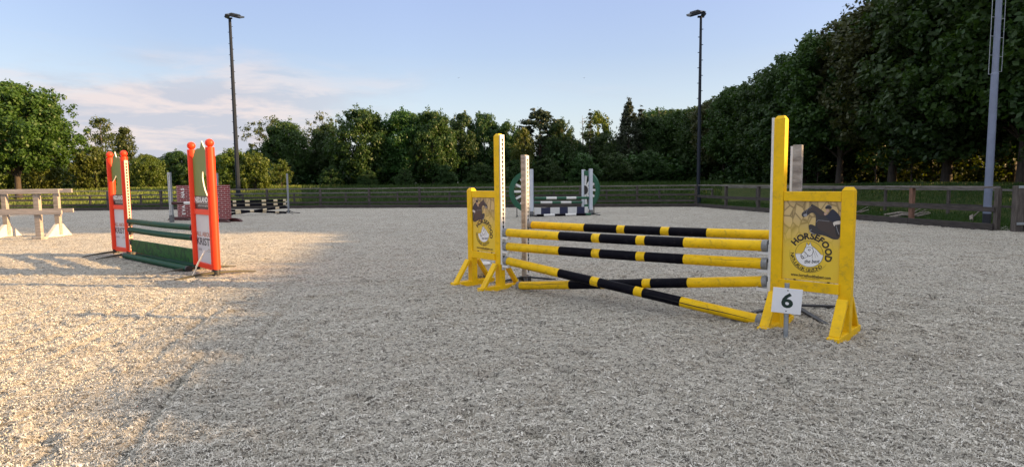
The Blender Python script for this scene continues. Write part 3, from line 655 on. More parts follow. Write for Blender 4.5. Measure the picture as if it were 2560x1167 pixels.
def yellow_stand(inner,outer,label,flip,cups,rz_extra=0.0):
    d=Vector((outer[0]-inner[0],outer[1]-inner[1])); ang=math.atan2(d.y,d.x); w=0.55
    root=empty('jump_stand',(inner[0],inner[1],0),ang,label,'jump stand','yellow jump stands of the fence marked 6')
    pw=0.094; 
    m=MB(); post_mb(m,-pw/2,pw/2,-0.042,0.042,0.0,1.90 if flip else 1.865); m.build('inner_post',YEL,root,bevel=0.006)
    m=MB(); post_mb(m,w-pw/2,w+pw/2,-0.042,0.042,0.0,1.25); m.build('outer_post',YEL,root,bevel=0.006)
    m=MB(); m.box((pw/2+0.001,-0.036,1.13),(w-pw/2-0.001,0.036,1.212)); m.build('top_beam',YEL,root,bevel=0.004)
    s=1 if flip else -1        # side facing the viewer in local y
    m=MB(); m.box((pw/2-0.01,s*0.050-0.012,0.365),(w-pw/2+0.01,s*0.050+0.012,0.450)); m.build('lower_beam',YEL,root,bevel=0.004)
    for x in (0,w):
        m=MB(); m.box((x-0.046,-0.33,-0.03),(x+0.046,0.33,0.062)); m.build('foot',YEL,root,bevel=0.008)
        for sy in (-1,1):
            m=MB(); m.beam((x,sy*0.27,0.055),(x,sy*0.075,0.33),0.082,0.032); m.build('brace',YEL,root,bevel=0.003)
    m=MB(); hole_rail(m,0.32,1.885 if flip else 1.85,Matrix.Translation((-pw/2-0.0005,0,0))@rotz(PI)); m.build('hole_rail',[WHT,DARKH],root)
    for z in cups:
        m=MB(); m.box((-pw/2-0.030,-0.032,z-0.115),(-pw/2-0.023,0.032,z+0.01)); m.box((-pw/2-0.125,-0.030,z-0.082),(-pw/2-0.030,0.030,z-0.055)); 
        m.box((-pw/2-0.125,-0.030,z-0.055),(-pw/2-0.118,0.030,z-0.044)); m.build('jump_cup',WHT,root,bevel=0.003)
    pm=Matrix.Translation((w/2,s*0.020,0.79))
    if flip: pm=pm@rotz(PI)
    m=MB(); m.box((-PW/2,-0.004,-PH/2),(PW/2,0.004,PH/2)); p=m.build('poster_panel',POSTER,root); p.matrix_local=pm
    # the poster's own material fades by height: shift object coordinates so z runs 0..1 from its bottom
    for v in p.data.vertices: v.co.z+=0.79
    p.matrix_local=pm@Matrix.Translation((0,0,-0.79))
    ink=[mat('print_horse_dark',(0.030,0.030,0.036),0.4),mat('print_horse_brown',(0.050,0.038,0.036),0.4),mat('print_navy',(0.014,0.020,0.040),0.4),mat('print_cream',(0.62,0.58,0.52),0.4),mat('print_skin',(0.50,0.33,0.25),0.4),mat('print_black',(0.02,0.02,0.024),0.4),mat('print_grey',(0.27,0.28,0.31),0.4)]
    m=MB(); poster_picture(m,flip); q=m.build('rider_picture',ink,p); q.matrix_local=Matrix.Translation((0,-0.0042,0.79))
    m=MB(); poster_logo(m); q=m.build('printed_logo',[INK,mat('print_white',(0.78,0.78,0.78),0.4),mat('print_yellow',(0.72,0.50,0.04),0.4)],p); q.matrix_local=Matrix.Translation((0,-0.0042,0.79))
    for xx in (-0.12,0.15):
        m=MB(); m.box((xx-0.009,-0.012,-PH/2-0.006),(xx+0.009,-0.003,-PH/2+0.006)); c=m.build('clip',DSTEEL,p); c.matrix_local=Matrix.Translation((0,0,0.79))
    return root
YLi=(-0.15,7.31); YLo=(-0.53,7.74); YRi=(2.35,5.27); YRo=(2.73,4.91)
yellow_stand(YRi,YRo,'tall yellow jump stand with horse poster, nearest the camera beside the white number 6 sign',False,(0.73,0.57,0.40))
yellow_stand(YLi,YLo,'tall yellow jump stand with horse poster, the farther one in front of the white bucket',True,(0.715,0.545,0.37))
FRY=[0,0.26,0.405,0.437,0.582,0.614,0.752,1.0]; MY=[YELP,BLKP,YELP,BLKP,YELP,BLKP,YELP]
pd=Vector((YRi[0]-YLi[0],YRi[1]-YLi[1],0)).normalized()
PA=Vector((YLi[0],YLi[1],0))+pd*0.085; PB=Vector((YRi[0],YRi[1],0))-pd*0.085
def ppt(P,z,off=0.0): n=Vector((-pd.y,pd.x,0)); q=P+n*off; return (q.x,q.y,z)
GY='yellow and black poles of the fence marked 6'
pole('jump_pole',ppt(PA,0.712),ppt(PB,0.728),FRY,MY,'yellow and black pole on the uppermost cups of the two poster stands',group=GY,sag=0.012)
pole('jump_pole',ppt(PA,0.542),ppt(PB,0.568),FRY,MY,'yellow and black pole directly below the uppermost one, both ends resting level',group=GY,sag=0.012,crack=[(0.3,0.9,-0.7,0.004),(2.5,2.95,0.5,0.003)])
pole('jump_pole',ppt(PA,0.370),ppt(PB-pd*0.03,0.050,-0.02),FRY,MY,'slanting yellow and black pole with long crack, touching the sand near the number 6',group=GY,crack=[(0.05,0.85,-0.65,0.006),(1.85,3.05,0.05,0.009),(1.2,1.42,0.1,0.003)])
pole('jump_pole',ppt(PA+pd*0.09,0.050,0.13),ppt(PB,0.405,0.03),FRY,MY,'yellow and black pole lying on the sand at its left end, behind the cracked one',group=GY,crack=[(0.05,0.75,0.35,0.006)])
# rear element: two wooden uprights and a pole
def wood_upright(loc,ang,h,label,leg=0.42,hw=0.033):
    root=empty('wooden_upright',(loc[0],loc[1],0),ang,label,'jump stand','wooden uprights behind the fence marked 6')
    m=MB(); m.box((-hw,-hw,0.04),(hw,hw,h)); m.build('post',WOODR,root,bevel=0.004)
    m=MB(); hole_rail(m,0.10,h-0.01,Matrix.Translation((-hw-0.0005,0,0))@rotz(PI),w=0.058); m.build('hole_rail',[WHT,DARKH],root)
    m=MB(); m.box((-0.058,-0.058,-0.02),(0.058,0.058,0.07)); m.build('socket',DSTEEL,root,bevel=0.003)
    for a in (0.9,-0.9,PI-0.9,PI+0.9):
        m=MB(); m.beam((0.05*math.cos(a),0.05*math.sin(a),0.055),(leg*math.cos(a),leg*math.sin(a),0.004),0.05,0.022); m.build('leg',DSTEEL,root,bevel=0.003)
    m=MB(); m.box((-0.150,-0.028,0.755-0.082),(-0.073,0.028,0.755-0.056)); m.build('jump_cup',WHT,root,bevel=0.003)
    return root
rA=(0.17,7.92); rB=(2.82,5.94)
ra=math.atan2(rB[1]-rA[1],rB[0]-rA[0])
wood_upright(rA,ra+PI,1.67,'grey wooden upright with white hole strip behind the farther yellow stand')
wood_upright(rB,ra,1.65,'grey wooden upright with peeling paint behind the nearest yellow stand',leg=0.60,hw=0.040)
rd=Vector((rB[0]-rA[0],rB[1]-rA[1],0)).normalized()
a=Vector((rA[0],rA[1],0.757))+rd*0.08; b=Vector((rB[0],rB[1],0.757))-rd*0.08
pole('jump_pole',a,b,FRY,MY,'yellow and black pole set alone on the two wooden uprights at the back',group=GY,sag=0.01)
# number sign 6
ns=empty('number_sign',(2.272,4.905,0),math.radians(-20),'small white square sign with black number 6 on a short metal stake','number sign')
m=MB(); m.box((-0.018,0.006,-0.25),(0.018,0.012,0.462)); m.box((-0.018,0.006,-0.25),(-0.012,0.034,0.462)); m.box((0.012,0.006,-0.25),(0.018,0.034,0.462)); m.build('stake',GALV,ns,bevel=0.002)
m=MB(); m.box((-0.112,-0.004,-0.105),(0.112,0.004,0.105)); bd=m.build('sign_board',SIGNW,ns,bevel=0.002); bd.matrix_local=Matrix.Translation((0,0,0.315))@Matrix.Rotation(math.radians(3.5),4,'Y')
m=MB(); put_text(m,'6',0.165,0.002,-0.053,bold=0.0052,y=-0.0052,sx=1.12); m.build('numeral',INKG,bd)
m=MB()
for z in (0.088,-0.085): m.tube([(0,-0.0040,z),(0,-0.0075,z)],0.005,8)
m.build('screw',DSTEEL,bd)
# bucket
bk=empty('bucket',(-0.46,8.03,0.0),math.radians(0),'white plastic bucket with grey lettering, standing behind the farther yellow stand','bucket')
n=40; m=MB(); prof=[(0.125,-0.01),(0.130,0.0),(0.150,0.215),(0.151,0.218),(0.166,0.220),(0.167,0.238),(0.160,0.243),(0.153,0.240),(0.146,0.20),(0.124,0.012)]
vs=[(r*math.cos(2*PI*k/n),r*math.sin(2*PI*k/n),z) for r,z in prof for k in range(n)]
fs=[(j*n+k,j*n+(k+1)%n,(j+1)*n+(k+1)%n,(j+1)*n+k) for j in range(len(prof)-1) for k in range(n)]
m.add(vs,fs,0,None,True); m.add(vs[-n:],[tuple(range(n))]); m.build('shell',mat('bucket_white',(0.74,0.75,0.76),0.35),bk)
m=MB(); m.box((0.155,-0.02,0.190),(0.176,0.02,0.225)); m.box((-0.176,-0.02,0.190),(-0.155,0.02,0.225)); m.build('ear',mat('bucket_white',(0.74,0.75,0.76),0.35),bk,bevel=0.003)
m=MB(); m.tube([(0.170*math.cos(t),-0.170*math.sin(t)*0.98,0.205-0.10*math.sin(t)) for t in [k*PI/16 for k in range(17)]],0.0025,6); m.build('handle',GALV,bk)
m=MB()
def wrap_text(mb,txt,size,z,a0,sh,mi=0):
    vs,fs=text2d(txt,size,0.001,sh); o=[]
    for x,y in vs:
        r=0.1306+(z+y)*0.093+0.0012; a=a0+x/0.142; o.append((r*math.cos(a),r*math.sin(a),z+y))
    mb.add(o,fs,mi)
wrap_text(m,'the best',0.062,0.055,math.radians(-62),0.3); m.build('lettering',mat('print_bluegrey',(0.10,0.11,0.15),0.5),bk)

# ---- orange jump
def horse_cut(w):  # olive horse-head board, local x 0..w
    P=[(0.60,1.97),(0.545,1.90),(0.50,1.865),(0.38,1.87),(0.24,1.855),(0.12,1.79),(0.04,1.70),(0.0,1.60),(-0.02,1.35),(0.0,1.165),(0.76,1.165),(0.66,1.24),(0.585,1.34),(0.55,1.44),(0.565,1.50),(0.595,1.535),(0.66,1.50),(0.80,1.44),(0.92,1.40),(1.0,1.39),(1.03,1.45),(1.02,1.55),(0.93,1.66),(0.84,1.76),(0.77,1.86),(0.70,1.89),(0.655,1.93)]
    return [(x*w,z) for x,z in P]
def orange_stand(inner,outer,label,flip,text_side,w=None):
    d=Vector((outer[0]-inner[0],outer[1]-inner[1])); ang=math.atan2(d.y,d.x); w=w or d.length
    root=empty('jump_stand',(inner[0],inner[1],0),ang,label,'jump stand','orange jump stands with green horse heads')
    s=1 if flip else -1; r=0.062
    for nm,x in (('inner_post',0),('outer_post',w)):
        m=MB(); m.tube([(x,0,0.10),(x,0,1.865)],r,24); m.build(nm,ORG,root,bevel=0.003)
        m=MB(); m.ball((x,0,1.925),0.060); m.tube([(x,0,1.862),(x,0,1.89)],0.03,12); m.build('ball_finial',ORG,root)
        m=MB(); m.tube([(x,0,0.0),(x,0,0.105)],0.056,20); m.build('post_sleeve',DSTEEL,root)
        m=MB(); n=10; vs=[]
        for k in range(-n,n+1):
            t=k/n; y=t*0.56; z=0.045*(1-t*t)+0.010; hh=0.008+0.016*(1-abs(t)); ww=0.036-0.014*abs(t)
            for a,b in ((-ww,z-hh),(ww,z-hh),(ww,z+hh*0.6),(-ww,z+hh*0.6)): vs.append((x+a,y,b))
        fs=[]
        for k in range(2*n):
            for q in range(4): fs.append((k*4+q,k*4+4+q,k*4+4+(q+1)%4,k*4+(q+1)%4))
        fs.append((3,2,1,0)); fs.append((8*n,8*n+1,8*n+2,8*n+3)); fs=[tuple(reversed(f)) for f in fs]
        m.add(vs,fs); m.build('foot',FOOTM,root,bevel=0.003)
    x0,x1=r*0.8,w-r*0.8; pw=x1-x0
    for z0,z1 in ((0.075,0.155),(0.885,0.965)):
        m=MB(); m.box((x0,-0.03,z0),(x1,0.03,z1)); m.build('crossbar',ORG,root,bevel=0.006)
    m=MB(); m.box((x0,-0.008,0.9655),(x1,0.008,1.164)); bp=m.build('name_panel',mat('print_darkbrown',(0.022,0.013,0.015),0.4),root)
    m=MB(); m.box((x0,-0.008,0.1555),(x1,0.008,0.8845)); wp=m.build('white_panel',GREYP,root)
    PM=Matrix.Translation((w/2,s*0.0095,0))
    if flip: PM=PM@rotz(PI)
    PI_=PM.inverted()
    m=MB(); put_text(m,'NEDLANDIC',0.105,0,1.070,bold=0.004,width=pw*0.97,M=PM); put_text(m,'quality horse supplies',0.038,0.0,1.008,width=pw*0.62,M=PM)
    stroke(m,[(-pw*0.45,1.052),(pw*0.45,1.052)],0.004,0,0,PM)
    m.build('lettering',INKW,bp)
    m=MB(); sh=pw*0.06*text_side
    put_text(m,'ALL ABOUT',0.10,sh,0.555,mi=0,bold=0.0012,width=pw*1.0,M=PM); put_text(m,'KRISTY',0.150,sh,0.425,mi=1,bold=0.0035,width=pw*1.0,M=PM)
    for k in range(3): flat(m,[(-pw*0.40+k*0.055-0.012,0.345),(-pw*0.40+k*0.055,0.322),(-pw*0.40+k*0.055+0.012,0.345),(-pw*0.40+k*0.055,0.378)],1,0,PM)
    stroke(m,[(pw*0.02,0.325),(pw*0.14,0.345),(pw*0.22,0.372),(pw*0.32,0.365),(pw*0.47,0.352)],[0.002,0.006,0.009,0.006,0.002],2,0,PM)
    stroke(m,[(pw*0.14,0.318),(pw*0.24,0.345),(pw*0.32,0.338),(pw*0.47,0.32)],[0.002,0.006,0.006,0.002],1,0,PM)
    m.build('lettering',[INKR,INKN,mat('ink_gold',(0.35,0.16,0.06),0.4)],wp)
    m=MB(); m.prism(horse_cut(w-0.02),0.018,Matrix.Translation((0.01,-0.009,0)),0,1); m.build('horse_head_board',[OLIVE,WHT],root)
    m=MB(); hole_rail(m,0.12,1.80,Matrix.Translation((-r+0.004,0,0))@rotz(PI),w=0.058,th=0.028,pitch=0.056); m.build('hole_rail',[mat('pinkish_rail',(0.72,0.42,0.34),0.5),DARKH],root)
    for z in (0.67,0.51,0.33):
        m=MB(); m.box((-0.155,-0.028,z-0.078),(-r-0.02,0.028,z-0.056)); m.box((-r-0.030,-0.030,z-0.10),(-r-0.021,0.030,z+0.01)); m.build('jump_cup',DSTEEL,root,bevel=0.003)
    return root
OLi=(-7.22,11.27);OLo=(-7.74,11.66);ORi=(-4.90,9.28);ORo=(-4.33,8.70)
orange_stand(ORi,ORo,'orange jump stand with olive horse head, the nearer, with a white rod leaning on it',False,0.09)
orange_stand(OLi,OLo,'orange jump stand with olive horse head, the farther one to the left',True,0.09)
od=Vector((ORi[0]-OLi[0],ORi[1]-OLi[1],0)).normalized(); on=Vector((-od.y,od.x,0))
OA=Vector((OLi[0],OLi[1],0))+od*0.09; OB=Vector((ORi[0],ORi[1],0))-od*0.09
GO='plain dark green poles of the orange jump'
pole('jump_pole',OA+Vector((0,0,0.67)),OB+Vector((0,0,0.67)),[0,1],[GRNP],'plain green pole on the highest cups of the orange stands',group=GO,capm=DSTEEL,sag=0.012)
pole('jump_pole',OA+Vector((0,0,0.51)),OB+Vector((0,0,0.51)),[0,1],[GRNP],'plain green pole hung between the highest one and the hanging green board',group=GO,capm=DSTEEL,sag=0.012)
a_=OA+od*0.0+Vector((0,0,0.052)); 
pole('jump_pole',Vector((-7.13,10.98,0.05)),Vector((-4.93,9.08,0.05)),[0,1],[GRNP],'plain green pole lying on the sand, the nearer of the two ground poles',group=GO,capm=DSTEEL)
pole('jump_pole',Vector((-7.00,11.17,0.05)),Vector((-4.80,9.25,0.05)),[0,1],[GRNP],'plain green pole lying on the sand, the farther of the two ground poles',group=GO,capm=DSTEEL)
ang=math.atan2(od.y,od.x)
pk=empty('jump_plank',(OA.x,OA.y,0.33),ang,'dark green board with light green swirls hanging in the orange jump','jump plank'); Lp=(OB-OA).length
m=MB(); m.box((0.03,-0.012,-0.225),(Lp-0.03,0.012,0.0)); m.build('board',SWIRL,pk,bevel=0.004)
for x in (-0.005,Lp-0.045):
    m=MB(); m.box((x,-0.014,-0.075),(x+0.05,0.014,-0.03)); m.build('hanger',DSTEEL,pk,bevel=0.003)
# white rod with a number plate seen edge-on
rd_=empty('leaning_sign',(-4.60,8.46,0),0,'thin white plate with black number on a rod, leaning against the nearer orange stand','number sign')
m=MB(); m.beam((0,0,-0.03),(0.255,-0.02,0.40),0.010,0.010); m.build('rod',WHT,rd_)
m=MB(); M_=Matrix.Translation((0.17,-0.012,0.285))@Matrix.Rotation(math.radians(31),4,'Y')@rotz(math.radians(113)); m.box((-0.10,-0.002,-0.10),(0.10,0.002,0.10),0,M_); pl=m.build('sign_plate',WHT,rd_)
m=MB(); put_text(m,'2',0.18,0,-0.065,bold=0.006,M=M_@Matrix.Translation((0,-0.0042,0))); m.build('numeral',INK,pl)

# ---- brick-pattern column jump
def column(mb,cx,cy,r,z0,z1,n=36):
    vs=[(cx+r*math.cos(2*PI*k/n),cy+r*math.sin(2*PI*k/n),z) for z in (z0,z1) for k in range(n)]
    mb.add(vs,[(k,(k+1)%n,n+(k+1)%n,n+k) for k in range(n)],0,None,True); mb.add(vs[n:],[tuple(range(n))],1)
def brick_stand(loc,ang,label,post_side,letters):
    root=empty('brick_jump_stand',(loc[0],loc[1],0),ang,label,'jump stand','brick-pattern jump columns')
    m=MB(); column(m,0,0,0.265,0.10,1.33); o=m.build('brick_column',[BRICK,MAROON],root)
    uvl=o.data.uv_layers.new(name='UVMap')
    for p in o.data.polygons:
        for li in p.loop_indices:
            v=o.data.vertices[o.data.loops[li].vertex_index].co; a=math.atan2(v.y,v.x)
            if p.center.y<0 and False: pass
            uvl.data[li].uv=((a if not (abs(p.center.x+0.285)<0.03 and a<0) else a+2*PI)*0.285,v.z)
    m=MB(); pts=[(-0.62,-0.05),(-0.60,0.02),(-0.50,0.09),(-0.33,0.125),(0.33,0.125),(0.50,0.09),(0.60,0.02),(0.62,-0.05)]
    m.prism(pts,0.10,Matrix.Translation((0,-0.31,0))); m.prism(pts,0.10,Matrix.Translation((0,0.21,0))); m.build('skirt_board',MAROON,root,bevel=0.004)
    if post_side is not None:
        x=post_side; m=MB(); m.box((x-0.05,-0.05,0.28),(x+0.05,0.05,1.80)); m.build('post',GALV,root,bevel=0.004)
        m=MB(); m.box((x-0.057,-0.057,0.0),(x+0.057,0.057,0.29)); m.build('post_socket',STEEL,root,bevel=0.004)
        m=MB(); hole_rail(m,0.30,1.78,Matrix.Translation((x,-0.0505,0))@rotz(-PI/2),w=0.06,th=0.02); m.build('hole_rail',[WHT,DARKH],root)
    if letters:
        for z0,tx in ((0.92,'SAN'),(0.25,'SAVE')):
            k=0; m=MB()
            for ch in reversed(tx):
                vs,fs=text2d(ch,0.17,0.006); o=[]
                for x,y in vs:
                    # letters stacked up the column, turned a quarter
                    zz=z0+k*0.13+x; a=math.radians(-38)+y/0.285*(-1)*0.9; o.append((0.2885*math.cos(a),0.2885*math.sin(a),zz))
                m.add(o,fs); k+=1
            m.build('lettering',INKW,root)
    return root
brick_stand((-12.62,23.2),math.radians(-24),'brick-pattern padded column with vertical white lettering and a hole-strip post, the left one',None,True)
brick_stand((-10.46,21.75),math.radians(-24),'brick-pattern padded column seen just right of the nearer orange stand',None,False)
# free standing hole-strip upright on the left of the brick columns
hs_=empty('metal_upright',(-12.28,21.65,0),0.1,'grey metal upright with white hole strip standing left of the brick-pattern columns','jump stand')
m=MB(); m.box((-0.055,-0.05,0.26),(0.055,0.05,1.80)); m.build('post',GALV,hs_,bevel=0.004)
m=MB(); m.box((-0.063,-0.06,-0.03),(0.063,0.06,0.27)); m.build('post_socket',STEEL,hs_,bevel=0.004)
m=MB(); hole_rail(m,0.28,1.78,Matrix.Translation((0.0,-0.0505,0))@rotz(-PI/2),w=0.06,th=0.02); m.build('hole_rail',[WHT,DARKH],hs_)
pole('jump_pole',(-12.18,21.55,0.70),(-10.72,21.62,0.68),[0,0.28,0.52,0.74,0.92,1],[MAROON,WHT,MAROON,WHT,MAROON],'maroon and white pole running from the metal upright past the brick-pattern columns',capm=MAROON)

# ---- cream and black jump
def tripod_post(loc,h,label):
    root=empty('metal_upright',(loc[0],loc[1],0),0.4,label,'jump stand','slim grey uprights of the cream and black jump')
    m=MB(); m.box((-0.04,-0.04,0.02),(0.04,0.04,h)); m.build('post',mat('upright_grey',(0.25,0.27,0.30),0.5,var=0.2),root,bevel=0.004)
    for k in range(4):
        a=k*PI/2+0.3; m=MB(); m.tube([(0.03*math.cos(a),0.03*math.sin(a),0.14),(0.2*math.cos(a),0.2*math.sin(a),0.05),(0.52*math.cos(a),0.52*math.sin(a),0.012)],0.018,8); m.build('leg',DSTEEL,root)
    for z in (0.60,0.44):
        m=MB(); m.box((-0.12,-0.03,z-0.08),(-0.04,0.03,z-0.055)); m.box((-0.05,-0.04,z-0.1),(-0.041,0.04,z+0.02)); m.build('jump_cup',WHT,root)
    return root
CRM=mat('cream_paint',(0.66,0.54,0.35),0.45,var=0.1)
tripod_post((-10.14,27.26),1.81,'slim grey upright at the right end of the cream and black jump')
tripod_post((-12.59,25.81),1.83,'slim grey upright seen behind the right-hand brick-pattern column')
cA=Vector((-12.50,25.86,0));cB=Vector((-10.23,27.21,0)); cf=[0,0.17,0.22,0.355,0.425,0.614,0.68,0.80,0.863,0.955,1]; cm=[CRM,BLKP]*5; cm=[BLKP if k%2==0 else CRM for k in range(10)]
GC='cream and black poles'
f2=[0,0.08,0.2,0.28,0.42,0.48,0.62,0.68,0.82,0.88,1]; c2=[CRM if k%2==0 else BLKP for k in range(10)]
pole('jump_pole',cA+Vector((0,0,0.605)),cB+Vector((0,0,0.605)),cf,cm,'cream and black level pole, the highest of its jump',group=GC,caps=False,seg=16)
pole('jump_pole',cA+Vector((0,0,0.440)),cB+Vector((0,0,0.440)),cf,cm,'cream and black level pole just below the highest one',group=GC,caps=False,seg=16)
cn_=Vector((cA.y-cB.y,cB.x-cA.x,0)).normalized()
pole('jump_pole',cA+Vector((0,0,0.245)),cB+Vector((0,0,0.052))-cn_*0.0,f2,c2,'cream and black crossed pole sloping down to the right',group=GC,caps=False,seg=16)
pole('jump_pole',cA+Vector((0,0,0.052))-cn_*0.13,cB+Vector((0,0,0.31))-cn_*0.10,f2,c2,'cream and black crossed pole rising to the right',group=GC,caps=False,seg=16)

# ---- green and white wheel jump
def wheel_stand(loc,ang,label,edge=None,wheel=True):
    root=empty('wheel_jump_stand' if wheel else 'jump_stand',(loc[0],loc[1],0),ang,label,'jump stand','white stands of the green wheel jump')
    m=MB(); m.box((-0.06,-0.055,0.18),(0.06,0.055,1.80)); m.build('post',mat('white_post_paint',(0.58,0.62,0.68),0.5,var=0.12,scale=4),root,bevel=0.004)
    m=MB(); m.box((-0.068,-0.062,-0.02),(0.068,0.062,0.20)); m.build('post_socket',STEEL,root,bevel=0.004)
    m=MB(); hole_rail(m,0.22,1.78,Matrix.Translation((-0.0605,0,0))@rotz(PI),w=0.06,th=0.02); m.build('hole_rail',[mat('rail_bluegrey',(0.40,0.46,0.55),0.5),DARKH],root)
    for a in (0.9,-0.9,PI-0.9,PI+0.9):
        m=MB(); m.beam((0.05*math.cos(a),0.05*math.sin(a),0.06),(0.42*math.cos(a),0.42*math.sin(a),0.0),0.06,0.03); m.build('leg',DSTEEL,root)
    if wheel:
        c=0.955; R=0.80; n=28
        ri,ro=0.61,R
        m=MB(); outer=[(0.062+ro*math.cos(a)*1.0,c+ro*math.sin(a)) for a in [-PI/2+k*PI/n for k in range(n+1)]]; inn=[(0.062+ri*math.cos(a),c+ri*math.sin(a)) for a in [-PI/2+k*PI/n for k in range(n+1)]]
        for k in range(n):
            q=[outer[k],outer[k+1],inn[k+1],inn[k]]
            vs=[(x,-0.035,z) for x,z in q]+[(x,0.035,z) for x,z in q]
            m.add(vs,[(0,1,2,3),(7,6,5,4),(2,3,7,6)],0); m.add(vs,[(1,0,4,5)],1)
        m.build('half_rim',[GREENP,edge or GREENP],root)
        for k in range(7):
            a=-PI/2+0.16+k*(PI-0.32)/6; m=MB(); m.beam((0.062+0.14*math.cos(a),0,c+0.14*math.sin(a)),(0.062+0.60*math.cos(a),0,c+0.60*math.sin(a)),0.022,0.085,0,up=(-math.sin(a),0,math.cos(a))); m.build('spoke',WHT,root)
        m=MB(); hub=[(0.062+0.19*math.cos(a),c+0.19*math.sin(a)) for a in [-PI/2+k*PI/12 for k in range(13)]]; m.prism(hub,0.05,Matrix.Translation((0,-0.025,0))); m.build('hub',INK,root)
        m=MB(); m.box((0.55,-0.015,-0.02),(0.58,0.015,0.42)); m.build('prop',DSTEEL,root); m=MB(); m.beam((0.565,-0.3,0.0),(0.565,0.3,0.0),0.04,0.03); m.build('foot',DSTEEL,root)
    return root
wheel_stand((0.76,22.93),math.radians(174),'white post with green-rimmed half wheel on its left, partly behind the wooden upright',edge=WHT)
wheel_stand((3.01,25.14),math.radians(-48),'white post with green-rimmed half wheel on its right, at the back of its jump')
wheel_stand((3.11,23.58),math.radians(12),'plain white post at the front right of the green wheel jump',wheel=False)
wheel_stand((0.80,24.62),math.radians(190),'plain white post hidden behind the left half-wheel stand',wheel=False)
GW='green and white poles'
gf=[0,0.19,0.36,0.56,0.73,0.93,1]
pole('jump_pole',(0.87,22.96,0.69),(3.02,23.55,0.67),[0,0.21,0.40,0.58,0.76,1],[GREENP,WHT,GREENP,WHT,GREENP],'green and white pole at the front of the wheel jump, the upper one',group=GW,caps=False,seg=16)
pole('jump_pole',(0.90,24.64,0.47),(2.92,25.12,0.44),[0,0.14,0.38,0.56,0.78,1],[GREENP,WHT,GREENP,WHT,GREENP],'green and white pole at the rear of the wheel jump, the lower one',group=GW,caps=False,seg=16)
wk=empty('jump_plank',(0.87,22.96,0.33),math.atan2(0.6,2.15),'white plank with dark blue squares hanging low in the wheel jump','jump plank')
m=MB(); xs=[0,0.26,0.64,1.02,1.36,1.73,2.06,2.20]; mi=[0,1,0,1,0,1,0]
for k in range(7): m.box((xs[k],-0.012,-0.27),(xs[k+1],0.012,-0.005),mi[k])
m.build('board',[WHT,mat('plank_navy',(0.018,0.022,0.065),0.45)],wk)
pole('jump_pole',(0.95,22.6,0.05),(3.05,23.2,0.05),[0,0.12,0.32,0.52,0.72,0.9,1],[BLKP,WHT,BLKP,WHT,BLKP,GREENP],'black and white pole lying on the sand before the wheel jump',caps=False,seg=16)

# ---- grey wooden rail rack at the left edge
rk=empty('wooden_rail_rack',(-12.0,15.2,0),0,'pale grey two-rail wooden rack with white triangular feet at the left edge','rail rack')
def rb(a,b,mi,name,mt): m=MB(); m.box(a,b); m.build(name,mt,rk,bevel=0.006)
for x in (0.0,-2.6): rb((x-0.07,-0.05,0.04),(x+0.07,0.05,1.15),0,'post',WOODG); rb((x-0.12,-0.12,-0.03),(x+0.12,0.12,0.07),0,'foot_block',WOODR)
for x in (-0.22,-1.62,-3.4):
    rb((x-0.065,0.90,0.05),(x+0.065,1.00,1.15),0,'post',WOODG)
    m=MB(); m.prism([(-0.50,-0.03),(0.44,-0.03),(0.10,0.33),(-0.10,0.33)],0.09,Matrix.Translation((x+0.045,0.95,0))@rotz(PI/2)); m.build('triangular_foot',mat('foot_white',(0.62,0.58,0.52),0.7,var=0.15),rk,bevel=0.006)
for z0 in (1.155,0.63):
    rb((-5.0,-0.095,z0),(0.62 if z0>1 else 0.66,-0.052,z0+0.11),0,'front_rail',WOODH)
    rb((-5.0,0.86,z0+0.01),(0.10+0.16,0.898,z0+0.115),0,'rear_rail',WOODH)
    rb((-5.0,-0.05,z0+0.09),(0.60,0.10,z0+0.112),0,'cap_board',WOODG) if z0>1 else None

# two birds far up in the sky
for (x,y,z,l) in ((-6.6,78,14.6,'tiny dark bird in the sky above the broad maple crowns'),(9.2,76,14.1,'tiny dark bird in the sky left of the far right floodlight mast')):
    m=MB(); m.add([(-0.16,0,0.05),(-0.06,0.03,0.0),(0.0,0.0,0.01),(-0.06,-0.04,0.0),(0.16,0,0.05),(0.06,0.03,0.0),(0.06,-0.04,0.0)],[(0,3,2,1),(4,5,2,6)]); m.tube([(0,-0.12,0),(0,0.02,0),(0,0.14,0)],[0.008,0.03,0.006],6)
    o=m.build('bird',INK); o.location=(x,y,z); tag(o,l,'bird')

# fallen branches on the grass behind the right fence
for (x,y,l,a,lab) in ((13.4,20.2,1.7,0.2,'pale fallen branch on the grass behind the right fence, the nearest of four'),(14.1,21.4,1.4,-0.3,'pale fallen branch lying crosswise behind the nearest one'),(12.9,22.6,1.9,0.5,'long pale fallen branch farther back on the grass'),(14.6,19.0,1.0,0.9,'short pale fallen branch nearest the ladder mast')):
    m=MB(); z=float(terrain(x,y))+0.07; c,s_=math.cos(a),math.sin(a)
    m.tube([(x-c*l/2,y-s_*l/2,z),(x-c*l*0.15,y-s_*l*0.1,z+0.10),(x+c*l*0.2,y+s_*l*0.25,z+0.04),(x+c*l/2,y+s_*l/2,z+0.13)],[0.05,0.045,0.035,0.015],7)
    m.tube([(x+c*l*0.1,y+s_*l*0.1,z+0.05),(x+c*l*0.3,y+s_*l*0.1-0.15,z+0.28)],[0.03,0.01],6)
    tag(m.build('fallen_branch',BARKG),lab,'branch','fallen branches behind the right fence')
